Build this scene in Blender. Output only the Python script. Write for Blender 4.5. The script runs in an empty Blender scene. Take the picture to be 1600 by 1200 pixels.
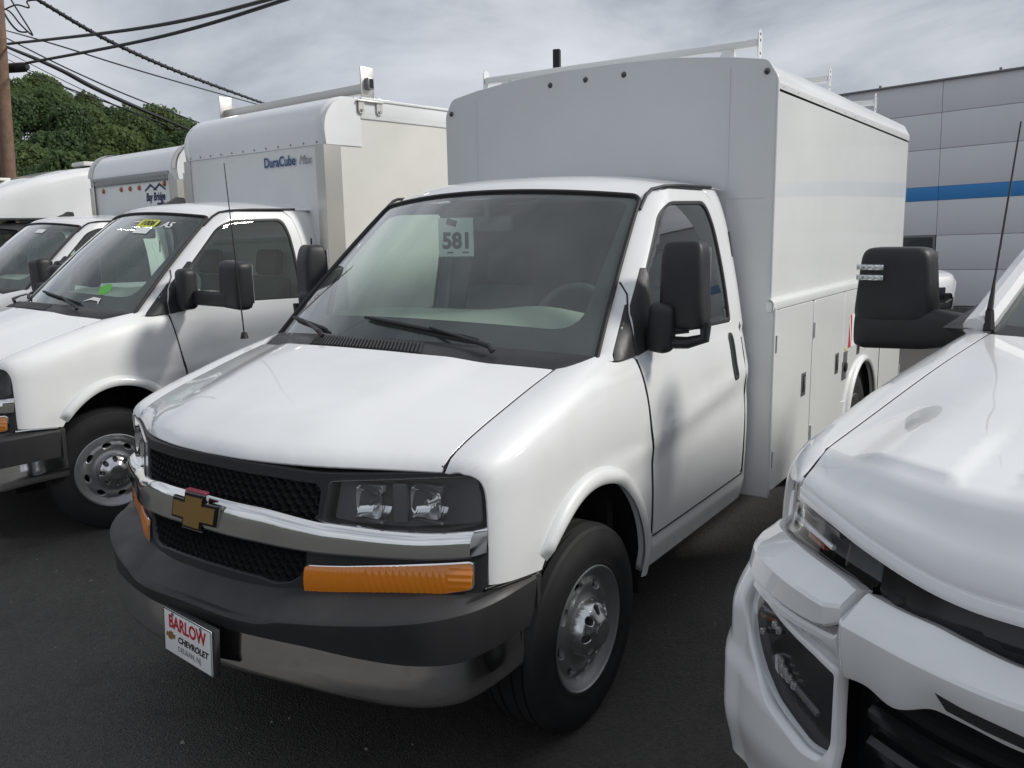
import bpy, bmesh, math, random
import numpy as np
from mathutils import Vector, Matrix
from mathutils.geometry import delaunay_2d_cdt

random.seed(7)
scene = bpy.context.scene
col = scene.collection
R = math.radians

# ------------------------------------------------------------------ camera
CAM = (2.430, -1.669, 1.818)
PITCH, ROLL, YAW = 0.17576, -0.01863, 0.60366
cd = bpy.data.cameras.new('camera')
cd.sensor_width = 36.0
cd.lens = 1333.4 / 1600 * 36.0
cd.clip_start = 0.05
cd.clip_end = 3000
cam = bpy.data.objects.new('camera', cd)
col.objects.link(cam)
_cy, _sy, _cp, _sp, _cr, _sr = math.cos(YAW), math.sin(YAW), math.cos(PITCH), math.sin(PITCH), math.cos(ROLL), math.sin(ROLL)
_f = Vector((-_sy * _cp, _cy * _cp, -_sp)); _r0 = Vector((_cy, _sy, 0)); _u0 = _r0.cross(_f)
_r = _r0 * _cr + _u0 * _sr; _u = -_r0 * _sr + _u0 * _cr
cam.matrix_world = Matrix(((_r.x, _u.x, -_f.x, CAM[0]), (_r.y, _u.y, -_f.y, CAM[1]), (_r.z, _u.z, -_f.z, CAM[2]), (0, 0, 0, 1)))
scene.camera = cam

# ------------------------------------------------------------------ light
SUN_TO = Vector((1.20, 0.70, 1.0)).normalized()      # towards the sun: behind the vans, driver's side
sun_el = math.asin(SUN_TO.z)
sun_az = math.atan2(SUN_TO.x, SUN_TO.y)
sd = bpy.data.lights.new('sun', 'SUN')
sd.energy = 1.95
sd.angle = R(9.0)
sd.color = (1.0, 0.968, 0.91)
sun = bpy.data.objects.new('sun', sd)
col.objects.link(sun)
sun.rotation_euler = (-SUN_TO).to_track_quat('-Z', 'Y').to_euler()
sun.location = (20, 20, 30)

world = bpy.data.worlds.new('World')
scene.world = world
world.use_nodes = True
wn = world.node_tree; wn.nodes.clear()
def wnode(t, **k):
    n = wn.nodes.new(t)
    for a, b in k.items(): setattr(n, a, b)
    return n
sky = wnode('ShaderNodeTexSky', sky_type='NISHITA', sun_disc=False, sun_elevation=sun_el, sun_rotation=sun_az, altitude=50, air_density=1.2, dust_density=2.5, ozone_density=1.0)
bg_sky = wnode('ShaderNodeBackground'); bg_sky.inputs['Strength'].default_value = 0.085
wn.links.new(sky.outputs[0], bg_sky.inputs[0])
tc = wnode('ShaderNodeTexCoord')
mp = wnode('ShaderNodeMapping'); mp.inputs['Scale'].default_value = (1.0, 1.0, 2.4); mp.inputs['Rotation'].default_value = (0.1, 0.05, 0.6)
wn.links.new(tc.outputs['Generated'], mp.inputs[0])
nz = wnode('ShaderNodeTexNoise'); nz.inputs['Scale'].default_value = 2.3; nz.inputs['Detail'].default_value = 7; nz.inputs['Roughness'].default_value = 0.56; nz.inputs['Distortion'].default_value = 0.35
wn.links.new(mp.outputs[0], nz.inputs['Vector'])
cr_ = wnode('ShaderNodeValToRGB')          # colour of the cloud deck, thick parts greyer
e = cr_.color_ramp.elements
e[0].position = 0.34; e[0].color = (0.235, 0.257, 0.295, 1)
e[1].position = 0.70; e[1].color = (0.53, 0.55, 0.59, 1)
e[0].position = .36
m1 = cr_.color_ramp.elements.new(0.52); m1.color = (0.395, 0.415, 0.455, 1)
wn.links.new(nz.outputs[0], cr_.inputs[0])
bg_cl = wnode('ShaderNodeBackground'); bg_cl.inputs['Strength'].default_value = 1.0
wn.links.new(cr_.outputs[0], bg_cl.inputs[0])
nz2 = wnode('ShaderNodeTexNoise'); nz2.inputs['Scale'].default_value = 1.7; nz2.inputs['Detail'].default_value = 5
wn.links.new(mp.outputs[0], nz2.inputs['Vector'])
cov = wnode('ShaderNodeMapRange'); cov.inputs['From Min'].default_value = 0.30; cov.inputs['From Max'].default_value = 0.42
cov.inputs['To Min'].default_value = 0.62; cov.inputs['To Max'].default_value = 0.96
wn.links.new(nz2.outputs[0], cov.inputs[0])
mixw = wnode('ShaderNodeMixShader')
wn.links.new(cov.outputs[0], mixw.inputs[0]); wn.links.new(bg_sky.outputs[0], mixw.inputs[1]); wn.links.new(bg_cl.outputs[0], mixw.inputs[2])
wo = wnode('ShaderNodeOutputWorld')
wn.links.new(mixw.outputs[0], wo.inputs[0])

scene.view_settings.view_transform = 'Standard'
scene.view_settings.look = 'None'
scene.view_settings.exposure = 0.55
scene.view_settings.gamma = 1.0
scene.render.engine = 'CYCLES'
scene.cycles.max_bounces = 10
scene.cycles.transparent_max_bounces = 16
scene.cycles.use_denoising = True

# ------------------------------------------------------------------ materials
def mat(name, color=(0.8, 0.8, 0.8), rough=0.5, metal=0.0, spec=0.5, coat=0.0, coat_rough=0.03, bump=None, mottle=None, rvar=None):
    """principled material; bump=(scale, strength, dist), mottle=(scale, colour2, lo, hi), rvar=(scale, lo, hi); coordinates are object space"""
    m = bpy.data.materials.new(name); m.use_nodes = True
    nt = m.node_tree; b = nt.nodes['Principled BSDF']
    b.inputs['Base Color'].default_value = (*color, 1)
    b.inputs['Roughness'].default_value = rough
    b.inputs['Metallic'].default_value = metal
    b.inputs['Specular IOR Level'].default_value = spec
    b.inputs['Coat Weight'].default_value = coat
    b.inputs['Coat Roughness'].default_value = coat_rough
    co = nt.nodes.new('ShaderNodeTexCoord')
    if mottle:
        sc_, c2, lo, hi = mottle
        n = nt.nodes.new('ShaderNodeTexNoise'); n.inputs['Scale'].default_value = sc_; n.inputs['Detail'].default_value = 6; n.inputs['Roughness'].default_value = 0.62
        nt.links.new(co.outputs['Object'], n.inputs['Vector'])
        mr = nt.nodes.new('ShaderNodeMapRange'); mr.inputs[1].default_value = lo; mr.inputs[2].default_value = hi
        nt.links.new(n.outputs[0], mr.inputs[0])
        mx = nt.nodes.new('ShaderNodeMix'); mx.data_type = 'RGBA'
        mx.inputs[6].default_value = (*color, 1); mx.inputs[7].default_value = (*c2, 1)
        nt.links.new(mr.outputs[0], mx.inputs[0]); nt.links.new(mx.outputs[2], b.inputs['Base Color'])
    if rvar:
        sc_, lo, hi = rvar
        n = nt.nodes.new('ShaderNodeTexNoise'); n.inputs['Scale'].default_value = sc_; n.inputs['Detail'].default_value = 5
        nt.links.new(co.outputs['Object'], n.inputs['Vector'])
        mr = nt.nodes.new('ShaderNodeMapRange'); mr.inputs[1].default_value = 0.3; mr.inputs[2].default_value = 0.7; mr.inputs[3].default_value = lo; mr.inputs[4].default_value = hi
        nt.links.new(n.outputs[0], mr.inputs[0]); nt.links.new(mr.outputs[0], b.inputs['Roughness'])
    if bump:
        sc_, st, di = bump
        n = nt.nodes.new('ShaderNodeTexNoise'); n.inputs['Scale'].default_value = sc_; n.inputs['Detail'].default_value = 3
        nt.links.new(co.outputs['Object'], n.inputs['Vector'])
        bp = nt.nodes.new('ShaderNodeBump'); bp.inputs['Strength'].default_value = st; bp.inputs['Distance'].default_value = di
        nt.links.new(n.outputs[0], bp.inputs['Height']); nt.links.new(bp.outputs[0], b.inputs['Normal'])
    return m

def glass_mat(name, tint, ior=1.5, rough=0.0, boost=1.0, film=0.0):
    m = bpy.data.materials.new(name); m.use_nodes = True
    nt = m.node_tree; nt.nodes.clear()
    o = nt.nodes.new('ShaderNodeOutputMaterial'); mx = nt.nodes.new('ShaderNodeMixShader')
    tr = nt.nodes.new('ShaderNodeBsdfTransparent'); tr.inputs[0].default_value = (*tint, 1)
    gl = nt.nodes.new('ShaderNodeBsdfGlossy'); gl.inputs['Roughness'].default_value = rough; gl.inputs[0].default_value = (1, 1, 1, 1)
    ge = nt.nodes.new('ShaderNodeNewGeometry'); dt = nt.nodes.new('ShaderNodeVectorMath'); dt.operation = 'DOT_PRODUCT'
    nt.links.new(ge.outputs['Normal'], dt.inputs[0]); nt.links.new(ge.outputs['Incoming'], dt.inputs[1])
    def mth(op, a_, b_=None):
        n_ = nt.nodes.new('ShaderNodeMath'); n_.operation = op; n_.use_clamp = True
        for i_, q_ in enumerate((a_, b_)):
            if q_ is None: continue
            if hasattr(q_, 'is_linked'): nt.links.new(q_, n_.inputs[i_])
            else: n_.inputs[i_].default_value = q_
        return n_.outputs[0]
    f0 = ((ior - 1) / (ior + 1)) ** 2
    ab = nt.nodes.new('ShaderNodeMath'); ab.operation = 'ABSOLUTE'; nt.links.new(dt.outputs['Value'], ab.inputs[0])
    sch = mth('POWER', mth('SUBTRACT', 1.0, ab.outputs[0]), 5.0)
    fac = mth('MULTIPLY', mth('ADD', mth('MULTIPLY', sch, 1 - f0), f0), boost)
    nt.links.new(fac, mx.inputs[0])
    src = tr.outputs[0]
    if film:                                   # dust film, also standing in for a hazy glare veil
        df = nt.nodes.new('ShaderNodeBsdfDiffuse'); df.inputs[0].default_value = (.62, .66, .64, 1); m2 = nt.nodes.new('ShaderNodeMixShader'); m2.inputs[0].default_value = film
        nt.links.new(tr.outputs[0], m2.inputs[1]); nt.links.new(df.outputs[0], m2.inputs[2]); src = m2.outputs[0]
    nt.links.new(src, mx.inputs[1]); nt.links.new(gl.outputs[0], mx.inputs[2]); nt.links.new(mx.outputs[0], o.inputs[0])
    return m

M = {}
M['paint'] = mat('white_paint', (0.78, 0.79, 0.79), 0.42, coat=1.0, coat_rough=0.02, bump=(160, 0.02, 0.001), rvar=(5, 0.36, 0.5), mottle=(3.0, (0.735, 0.74, 0.73), 0.45, 0.8))
M['box'] = mat('white_gelcoat', (0.79, 0.80, 0.78), 0.45, coat=1.0, coat_rough=0.03, bump=(2.2, 0.05, 0.02), mottle=(2.0, (0.74, 0.75, 0.73), 0.45, 0.8))
M['boxfront'] = mat('white_steel_paint', (0.70, 0.715, 0.72), 0.5, coat=0.4, coat_rough=0.12, mottle=(1.6, (0.66, 0.67, 0.67), 0.4, 0.8))
M['frp'] = mat('cream_fibreglass', (0.70, 0.69, 0.645), 0.5, coat=0.25, coat_rough=0.2, bump=(9, 0.06, 0.01), mottle=(2.5, (0.65, 0.64, 0.59), 0.4, 0.8))
M['frpgrey'] = mat('pale_fibreglass', (0.80, 0.81, 0.80), 0.5, coat=0.3, coat_rough=0.2, mottle=(2.5, (0.74, 0.75, 0.74), 0.4, 0.8))
M['alu'] = mat('brushed_aluminium', (0.60, 0.585, 0.55), 0.38, metal=1.0, rvar=(1.2, 0.33, 0.42))
M['plastic'] = mat('black_plastic', (0.021, 0.022, 0.024), 0.48, spec=0.45, bump=(420, 0.22, 0.002), mottle=(5, (0.032, 0.032, 0.034), 0.4, 0.8))
M['plastic_grey'] = mat('charcoal_plastic', (0.028, 0.028, 0.030), 0.52, spec=0.42, bump=(420, 0.22, 0.002), rvar=(7, 0.42, 0.62), mottle=(4, (0.040, 0.039, 0.038), 0.45, 0.8))
M['gloss_black'] = mat('gloss_black', (0.010, 0.011, 0.013), 0.16, spec=0.5)
M['chrome'] = mat('chrome', (0.80, 0.80, 0.79), 0.07, metal=1.0, rvar=(6, 0.05, 0.12))
M['chrome_b'] = mat('bumper_chrome', (0.80, 0.79, 0.78), 0.1, metal=1.0, rvar=(3, 0.07, 0.13))
M['steel'] = mat('wheel_steel', (0.36, 0.365, 0.37), 0.40, metal=0.75, rvar=(14, 0.32, 0.46))
M['cap'] = mat('hub_cap_silver', (0.62, 0.63, 0.63), 0.20, metal=0.95)
M['rubber'] = mat('tyre_rubber', (0.018, 0.018, 0.019), 0.72, spec=0.3, bump=(90, 0.15, 0.004), mottle=(7, (0.030, 0.029, 0.028), 0.45, 0.8))
M['seal'] = mat('rubber_seal', (0.014, 0.014, 0.015), 0.55, spec=0.4)
M['dark'] = mat('dark_underside', (0.012, 0.012, 0.013), 0.8)
M['frit'] = mat('black_glass_border', (0.018, 0.019, 0.022), 0.35)
M['glass'] = glass_mat('windshield_glass', (0.72, 0.84, 0.79), 1.5, 0.0, 1.8, .055)
M['glass_side'] = glass_mat('side_window_glass', (0.66, 0.78, 0.73), 1.5, 0.0, 1.9, .03)
M['lens'] = glass_mat('clear_lens', (0.93, 0.945, 0.95), 1.45, 0.0, 2.2, .02)
M['lens_dark'] = glass_mat('smoked_lens', (0.82, 0.84, 0.85), 1.45, 0.0, 1.2)
M['dash'] = mat('grey_dash', (0.42, 0.43, 0.37), 0.7, bump=(200, 0.2, 0.002))
M['seat'] = mat('grey_seat', (0.12, 0.125, 0.13), 0.9, bump=(160, 0.3, 0.003))
M['inner'] = mat('dark_cab_lining', (0.12, 0.125, 0.13), 0.85)
M['reflector'] = mat('lamp_reflector', (0.95, 0.95, 0.95), 0.20, metal=0.9)
M['lamp_dark'] = mat('lamp_housing', (0.12, 0.125, 0.13), 0.28)
M['gold'] = mat('gold_emblem', (0.42, 0.25, 0.075), 0.38, metal=0.55, coat=0.6)
M['red'] = mat('red_print', (0.50, 0.016, 0.03), 0.5)
M['pink'] = mat('pink_film', (0.45, 0.10, 0.14), 0.4)
M['black_print'] = mat('black_print', (0.02, 0.02, 0.025), 0.5)
M['grey_print'] = mat('grey_print', (0.25, 0.25, 0.26), 0.5)
M['blue_print'] = mat('blue_print', (0.025, 0.085, 0.24), 0.5)
M['navy_print'] = mat('navy_print', (0.012, 0.022, 0.09), 0.5)
M['white_print'] = mat('white_print', (0.80, 0.80, 0.80), 0.5)
M['paper'] = mat('white_paper', (0.78, 0.79, 0.78), 0.6)
M['yellow'] = mat('yellow_sticker', (0.62, 0.66, 0.06), 0.5)
M['green'] = mat('green_sticker', (0.10, 0.42, 0.06), 0.5)
M['marker'] = mat('amber_marker', (0.42, 0.085, 0.02), 0.25, coat=0.6)
M['smoked'] = mat('smoked_marker', (0.02, 0.018, 0.02), 0.12, coat=1)
M['galv'] = mat('grey_steel', (0.30, 0.31, 0.32), 0.4, metal=0.9)
m = mat('amber_lens', (0.80, 0.235, 0.006), 0.16, coat=1.0, coat_rough=0.02)
m.node_tree.nodes['Principled BSDF'].inputs['Subsurface Weight'].default_value = 0.0
M['amber'] = m

# ------------------------------------------------------------------ helpers
def pchip(xs, ys):
    """monotone cubic through the table, scalar function"""
    xs = list(map(float, xs)); ys = list(map(float, ys)); n = len(xs)
    h = [xs[i + 1] - xs[i] for i in range(n - 1)]; dl = [(ys[i + 1] - ys[i]) / h[i] for i in range(n - 1)]
    d = [0.0] * n
    for i in range(1, n - 1):
        if dl[i - 1] * dl[i] > 0:
            w1 = 2 * h[i] + h[i - 1]; w2 = h[i] + 2 * h[i - 1]
            d[i] = (w1 + w2) / (w1 / dl[i - 1] + w2 / dl[i])
    d[0] = dl[0]; d[-1] = dl[-1]
    def f(x):
        if x <= xs[0]: return ys[0] + d[0] * (x - xs[0])
        if x >= xs[-1]: return ys[-1] + d[-1] * (x - xs[-1])
        lo, hi = 0, n - 1
        while hi - lo > 1:
            mid = (lo + hi) // 2
            if xs[mid] <= x: lo = mid
            else: hi = mid
        t = (x - xs[lo]) / h[lo]
        return ((1 + 2 * t) * (1 - t) ** 2 * ys[lo] + t * (1 - t) ** 2 * h[lo] * d[lo] + t * t * (3 - 2 * t) * ys[lo + 1] + t * t * (t - 1) * h[lo] * d[lo + 1])
    return f

def smooth01(a, b, x):
    t = min(1, max(0, (x - a) / (b - a))); return t * t * (3 - 2 * t)

def empty(name, loc=(0, 0, 0), rz=0.0, label=None, cat=None, group=None):
    o = bpy.data.objects.new(name, None); col.objects.link(o)
    o.location = loc; o.rotation_euler = (0, 0, rz); o.empty_display_size = 0.2
    return tag(o, label, cat, group)

def tag(o, label=None, cat=None, group=None, kind=None):
    if label: o['label'] = label
    if cat: o['category'] = cat
    if group: o['group'] = group
    if kind: o['kind'] = kind
    return o

def link(name, me, material=None, parent=None):
    o = bpy.data.objects.new(name, me); col.objects.link(o)
    if material is not None:
        me.materials.append(M[material] if isinstance(material, str) else material)
    if parent is not None: o.parent = parent
    return o

def build(name, verts, faces, material, parent=None, smooth=True, angle=35, normals=None):
    me = bpy.data.meshes.new(name)
    me.from_pydata([tuple(v) for v in verts], [], faces)
    me.update()
    if smooth:
        me.polygons.foreach_set('use_smooth', [True] * len(me.polygons))
        if normals is not None:
            me.normals_split_custom_set_from_vertices(normals)
        elif angle: me.set_sharp_from_angle(angle=R(angle))
    return link(name, me, material, parent)

class MB:
    """collects simple solids and builds them as one mesh"""
    def __init__(s): s.v = []; s.f = []
    def add(s, v, f):
        o = len(s.v); s.v += [tuple(p) for p in v]; s.f += [tuple(i + o for i in q) for q in f]; return s
    def box(s, c, d, rot=None, bev=0.0, seg=2):
        bm = bmesh.new(); bmesh.ops.create_cube(bm, size=1)
        bmesh.ops.scale(bm, vec=d, verts=bm.verts)
        if bev: bmesh.ops.bevel(bm, geom=bm.edges[:], offset=bev, segments=seg, profile=0.6, affect='EDGES', clamp_overlap=True)
        mx = Matrix.Translation(c) @ (rot if rot is not None else Matrix())
        bm.verts.ensure_lookup_table()
        s.add([mx @ v.co for v in bm.verts], [[v.index for v in f.verts] for f in bm.faces]); bm.free(); return s
    def tube(s, pts, r, n=10, cap=True):
        pts = [Vector(p) for p in pts]; rr = r if hasattr(r, '__len__') else [r] * len(pts)
        up = None; base = len(s.v)
        for i, p in enumerate(pts):
            t = (pts[min(i + 1, len(pts) - 1)] - pts[max(i - 1, 0)]).normalized()
            if up is None:
                up = t.orthogonal().normalized()
            up = (up - t * up.dot(t)).normalized(); sd_ = t.cross(up)
            for k in range(n):
                a = 2 * math.pi * k / n
                s.v.append(tuple(p + (up * math.cos(a) + sd_ * math.sin(a)) * rr[i]))
        for i in range(len(pts) - 1):
            for k in range(n):
                a = base + i * n + k; b = base + i * n + (k + 1) % n
                s.f.append((a, b, b + n, a + n))
        if cap:
            s.f.append(tuple(base + k for k in range(n))[::-1]); s.f.append(tuple(base + (len(pts) - 1) * n + k for k in range(n)))
        return s
    def lathe(s, prof, n=48, axis='x', c=(0, 0, 0), close=False):
        """prof: (axial, radius) list"""
        base = len(s.v); m_ = len(prof)
        for k in range(n):
            a = 2 * math.pi * k / n; ca, sa = math.cos(a), math.sin(a)
            for (h, r) in prof:
                p = {'x': (h, r * ca, r * sa), 'y': (r * sa, h, r * ca), 'z': (r * ca, r * sa, h)}[axis]
                s.v.append((p[0] + c[0], p[1] + c[1], p[2] + c[2]))
        for k in range(n):
            k2 = (k + 1) % n
            for j in range(m_ - 1 + (1 if close else 0)):
                j2 = (j + 1) % m_
                s.f.append((base + k * m_ + j, base + k2 * m_ + j, base + k2 * m_ + j2, base + k * m_ + j2))
        return s
    def prism(s, poly, h0, h1, fn):
        """poly in 2d, extruded between h0 and h1; fn(u,v,h)->3d"""
        n = len(poly); base = len(s.v)
        for h in (h0, h1):
            for (u, v) in poly: s.v.append(tuple(fn(u, v, h)))
        s.f.append(tuple(base + i for i in range(n))[::-1]); s.f.append(tuple(base + n + i for i in range(n)))
        for i in range(n):
            j = (i + 1) % n; s.f.append((base + i, base + j, base + n + j, base + n + i))
        return s
    def build(s, name, material, parent=None, smooth=True, angle=35):
        return build(name, s.v, s.f, material, parent, smooth, angle)

def grid(name, nu, nv, fn, material, parent=None, closed_u=False, flip=False, angle=40):
    v = []; f = []
    for i in range(nu):
        for j in range(nv):
            v.append(tuple(fn(i / (nu if closed_u else nu - 1), j / (nv - 1))))
    for i in range(nu if closed_u else nu - 1):
        for j in range(nv - 1):
            a = i * nv + j; b = ((i + 1) % nu) * nv + j
            q = (a, b, b + 1, a + 1); f.append(q[::-1] if flip else q)
    return build(name, v, f, material, parent, True, angle)

def _pip(P, poly):
    x, y = P[:, 0], P[:, 1]; inside = np.zeros(len(P), bool); n = len(poly)
    for i in range(n):
        x1, y1 = poly[i]; x2, y2 = poly[(i + 1) % n]
        if y1 == y2: continue
        cnd = ((y1 > y) != (y2 > y)) & (x < (x2 - x1) * (y - y1) / (y2 - y1) + x1)
        inside ^= cnd
    return inside

def _dense(poly, step):
    out = []
    n = len(poly)
    for i in range(n):
        a, b = poly[i], poly[(i + 1) % n]
        L = math.hypot(b[0] - a[0], b[1] - a[1]); k = max(1, int(math.ceil(L / step)))
        for j in range(k): out.append((a[0] + (b[0] - a[0]) * j / k, a[1] + (b[1] - a[1]) * j / k))
    return out

def rnd(poly, r, seg=4):
    """round the corners of a polygon; r one radius or a list"""
    out = []; n = len(poly)
    for i in range(n):
        p = Vector(poly[i]); a = Vector(poly[i - 1]); b = Vector(poly[(i + 1) % n]); ri = r[i] if hasattr(r, '__len__') else r
        if ri <= 0: out.append(tuple(p)); continue
        da = (a - p); db = (b - p); la, lb = da.length, db.length; rr = min(ri, la * 0.49, lb * 0.49)
        p0 = p + da / la * rr; p1 = p + db / lb * rr
        for k in range(seg + 1):
            t = k / seg; out.append(tuple(p0 * (1 - t) ** 2 + p * 2 * t * (1 - t) + p1 * t * t))
    return out

def patch_data(outline, holes, fn, step, flange=0.0, flip=False, hole_flange=True, lip=0.002):
    loops = [_dense(outline, step)] + [_dense(h, step) for h in holes]
    A = np.array(loops[0]); lo, hi = A.min(0), A.max(0)
    gx = np.arange(lo[0] + step / 2, hi[0], step); gy = np.arange(lo[1] + step / 2, hi[1], step)
    G = np.array([(x + (step / 2 if j % 2 else 0), y) for j, y in enumerate(gy) for x in gx]) if len(gx) and len(gy) else np.zeros((0, 2))
    allb = np.array([p for l in loops for p in l])
    if len(G):
        k = _pip(G, loops[0])
        for h in loops[1:]: k &= ~_pip(G, h)
        G = G[k]
    if len(G):
        d2 = np.full(len(G), 1e9)
        for i in range(0, len(allb), 200):
            B_ = allb[i:i + 200]
            d2 = np.minimum(d2, ((G[:, None, :] - B_[None]) ** 2).sum(-1).min(1))
        G = G[d2 > (0.45 * step) ** 2]
    pts = [Vector(p) for p in allb] + [Vector(p) for p in G]
    edges = []; o = 0
    for l in loops:
        edges += [(o + i, o + (i + 1) % len(l)) for i in range(len(l))]; o += len(l)
    vo, eo, fo, ov, oe, of = delaunay_2d_cdt(pts, edges, [], 0, 1e-7)
    V2 = np.array([tuple(p) for p in vo])
    T = np.array([tuple(f) for f in fo]); Cn = V2[T].mean(1)
    k = _pip(Cn, loops[0])
    for h in loops[1:]: k &= ~_pip(Cn, h)
    T = T[k]
    used = np.unique(T); remap = -np.ones(len(V2), int); remap[used] = np.arange(len(used))
    T = remap[T]; V2 = V2[used]
    def full(u, v):
        p = Vector(fn(u, v)); h = 1e-4
        n = (Vector(fn(u + h, v)) - Vector(fn(u - h, v))).cross(Vector(fn(u, v + h)) - Vector(fn(u, v - h)))
        n = n.normalized() if n.length > 0 else Vector((0, 0, 1))
        return p, (-n if flip else n)
    P = []; N = []
    for (u, v) in V2:
        p, n = full(u, v); P.append(tuple(p)); N.append(tuple(n))
    F = []
    for t in T:
        a, b, c_ = (V2[i] for i in t)
        ccw = (b[0] - a[0]) * (c_[1] - a[1]) - (b[1] - a[1]) * (c_[0] - a[0]) > 0
        F.append(tuple(int(i) for i in (t if ccw != flip else t[::-1])))
    if flange:
        for li, l in enumerate(loops):
            if li and not hole_flange: continue
            area = sum(l[i][0] * l[(i + 1) % len(l)][1] - l[(i + 1) % len(l)][0] * l[i][1] for i in range(len(l)))
            out_sign = 1 if area > 0 else -1
            if li: out_sign = -out_sign
            base = len(P); n_ = len(l); Q = [full(*p) for p in l]
            for i in range(n_):
                p, nn = Q[i]; tg = (Q[(i + 1) % n_][0] - Q[i - 1][0]).normalized()
                outw = tg.cross(nn) * (out_sign if not flip else -out_sign)
                nb = (nn + outw).normalized()
                P += [tuple(p), tuple(p + outw * lip - nn * lip), tuple(p + outw * lip - nn * flange)]
                N += [tuple(nn), tuple(nb), tuple(outw)]
            for i in range(n_):
                j = (i + 1) % n_
                for r_ in (0, 1):
                    q = (base + 3 * i + r_, base + 3 * j + r_, base + 3 * j + r_ + 1, base + 3 * i + r_ + 1)
                    g_ = (Vector(P[q[1]]) - Vector(P[q[0]])).cross(Vector(P[q[3]]) - Vector(P[q[0]]))
                    F.append(q if g_.dot(Vector(N[q[2]]) + Vector(N[q[3]])) > 0 else q[::-1])
    return P, F, N

def patch(name, outline, fn, material, parent=None, holes=(), step=0.03, flange=0.0, flip=False, lip=0.002):
    P, F, N = patch_data(outline, holes, fn, step, flange, flip, True, lip)
    return build(name, P, F, material, parent, True, None, N)

def text_mesh(s, size, bold=0.0, shear=0.0, extrude=0.0006, align='CENTER', space=1.0):
    cu = bpy.data.curves.new('lettering', 'FONT'); cu.body = s; cu.size = size; cu.align_x = align; cu.align_y = 'CENTER'
    cu.offset = bold; cu.shear = shear; cu.extrude = extrude; cu.resolution_u = 3; cu.space_character = space
    o = bpy.data.objects.new('lettering', cu); col.objects.link(o)
    dg = bpy.context.evaluated_depsgraph_get()
    me = bpy.data.meshes.new_from_object(o.evaluated_get(dg))
    bpy.data.objects.remove(o); bpy.data.curves.remove(cu)
    return me

def text_on(name, s, size, material, parent, origin, right, up, bold=0.0, shear=0.0, sx=1.0, space=1.0, align='CENTER'):
    """flat lettering lying on a plane spanned by right/up"""
    me = text_mesh(s, size, bold, shear, 0.0006, align, space)
    r_, u_ = Vector(right).normalized(), Vector(up).normalized(); n_ = r_.cross(u_)
    o_ = Vector(origin)
    for v in me.vertices:
        x, y, z = v.co; v.co = o_ + r_ * x * sx + u_ * y + n_ * z
    me.materials.clear()
    return link(name, me, material, parent)

def copy_tree(o, parent=None, skip=()):
    c_ = o.copy(); col.objects.link(c_); c_.parent = parent
    for ch in kids.get(o.name, []):
        if ch.name.split('.')[0] not in skip: copy_tree(ch, c_, skip)
    return c_
kids = {}
def index_children():
    kids.clear()
    for o in bpy.data.objects:
        if o.parent: kids.setdefault(o.parent.name, []).append(o)
# ================================================================== ground
def asphalt():
    m = bpy.data.materials.new('asphalt'); m.use_nodes = True; nt = m.node_tree; b = nt.nodes['Principled BSDF']
    co = nt.nodes.new('ShaderNodeTexCoord')
    def noise(s_, d=4, r=.6):
        n = nt.nodes.new('ShaderNodeTexNoise'); n.inputs['Scale'].default_value = s_; n.inputs['Detail'].default_value = d; n.inputs['Roughness'].default_value = r
        nt.links.new(co.outputs['Object'], n.inputs['Vector']); return n
    def ramp(src, pts):
        r = nt.nodes.new('ShaderNodeValToRGB'); els = r.color_ramp.elements
        els[0].position, els[0].color = pts[0][0], (*pts[0][1], 1); els[1].position, els[1].color = pts[-1][0], (*pts[-1][1], 1)
        for p, c_ in pts[1:-1]:
            e_ = els.new(p); e_.color = (*c_, 1)
        nt.links.new(src, r.inputs[0]); return r
    big = ramp(noise(.45, 5).outputs[0], [(.3, (.052, .049, .046)), (.55, (.070, .066, .061)), (.75, (.092, .087, .080))])
    vo = nt.nodes.new('ShaderNodeTexVoronoi'); vo.inputs['Scale'].default_value = 120; nt.links.new(co.outputs['Object'], vo.inputs['Vector'])
    sp = ramp(vo.outputs['Color'], [(.0, (.60, .60, .60)), (.55, (1, 1, 1)), (.90, (1.2, 1.18, 1.14)), (1.0, (2.0, 1.95, 1.85))])
    mx = nt.nodes.new('ShaderNodeMix'); mx.data_type = 'RGBA'; mx.blend_type = 'MULTIPLY'; mx.inputs[0].default_value = 1.0
    nt.links.new(big.outputs[0], mx.inputs[6]); nt.links.new(sp.outputs[0], mx.inputs[7])
    st = ramp(noise(2.6, 6, .7).outputs[0], [(.56, (1, 1, 1)), (.66, (.74, .73, .72))])      # oil and damp stains
    mx2 = nt.nodes.new('ShaderNodeMix'); mx2.data_type = 'RGBA'; mx2.blend_type = 'MULTIPLY'; mx2.inputs[0].default_value = 1.0
    nt.links.new(mx.outputs[2], mx2.inputs[6]); nt.links.new(st.outputs[0], mx2.inputs[7])
    nt.links.new(mx2.outputs[2], b.inputs['Base Color'])
    rr = nt.nodes.new('ShaderNodeMapRange'); rr.inputs[3].default_value = .62; rr.inputs[4].default_value = .86
    nt.links.new(noise(5).outputs[0], rr.inputs[0]); nt.links.new(rr.outputs[0], b.inputs['Roughness'])
    b.inputs['Specular IOR Level'].default_value = .35
    bp = nt.nodes.new('ShaderNodeBump'); bp.inputs['Strength'].default_value = .55; bp.inputs['Distance'].default_value = .006
    nt.links.new(vo.outputs['Distance'], bp.inputs['Height']); nt.links.new(bp.outputs[0], b.inputs['Normal'])
    return m
M['asphalt'] = asphalt()
def disc(name, r, z, material, n=64):
    v = [(0, 0, z)] + [(r * math.cos(2 * math.pi * k / n), r * math.sin(2 * math.pi * k / n), z) for k in range(n)]
    return build(name, v, [(0, 1 + k, 1 + (k + 1) % n) for k in range(n)], material, None, False)
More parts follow.
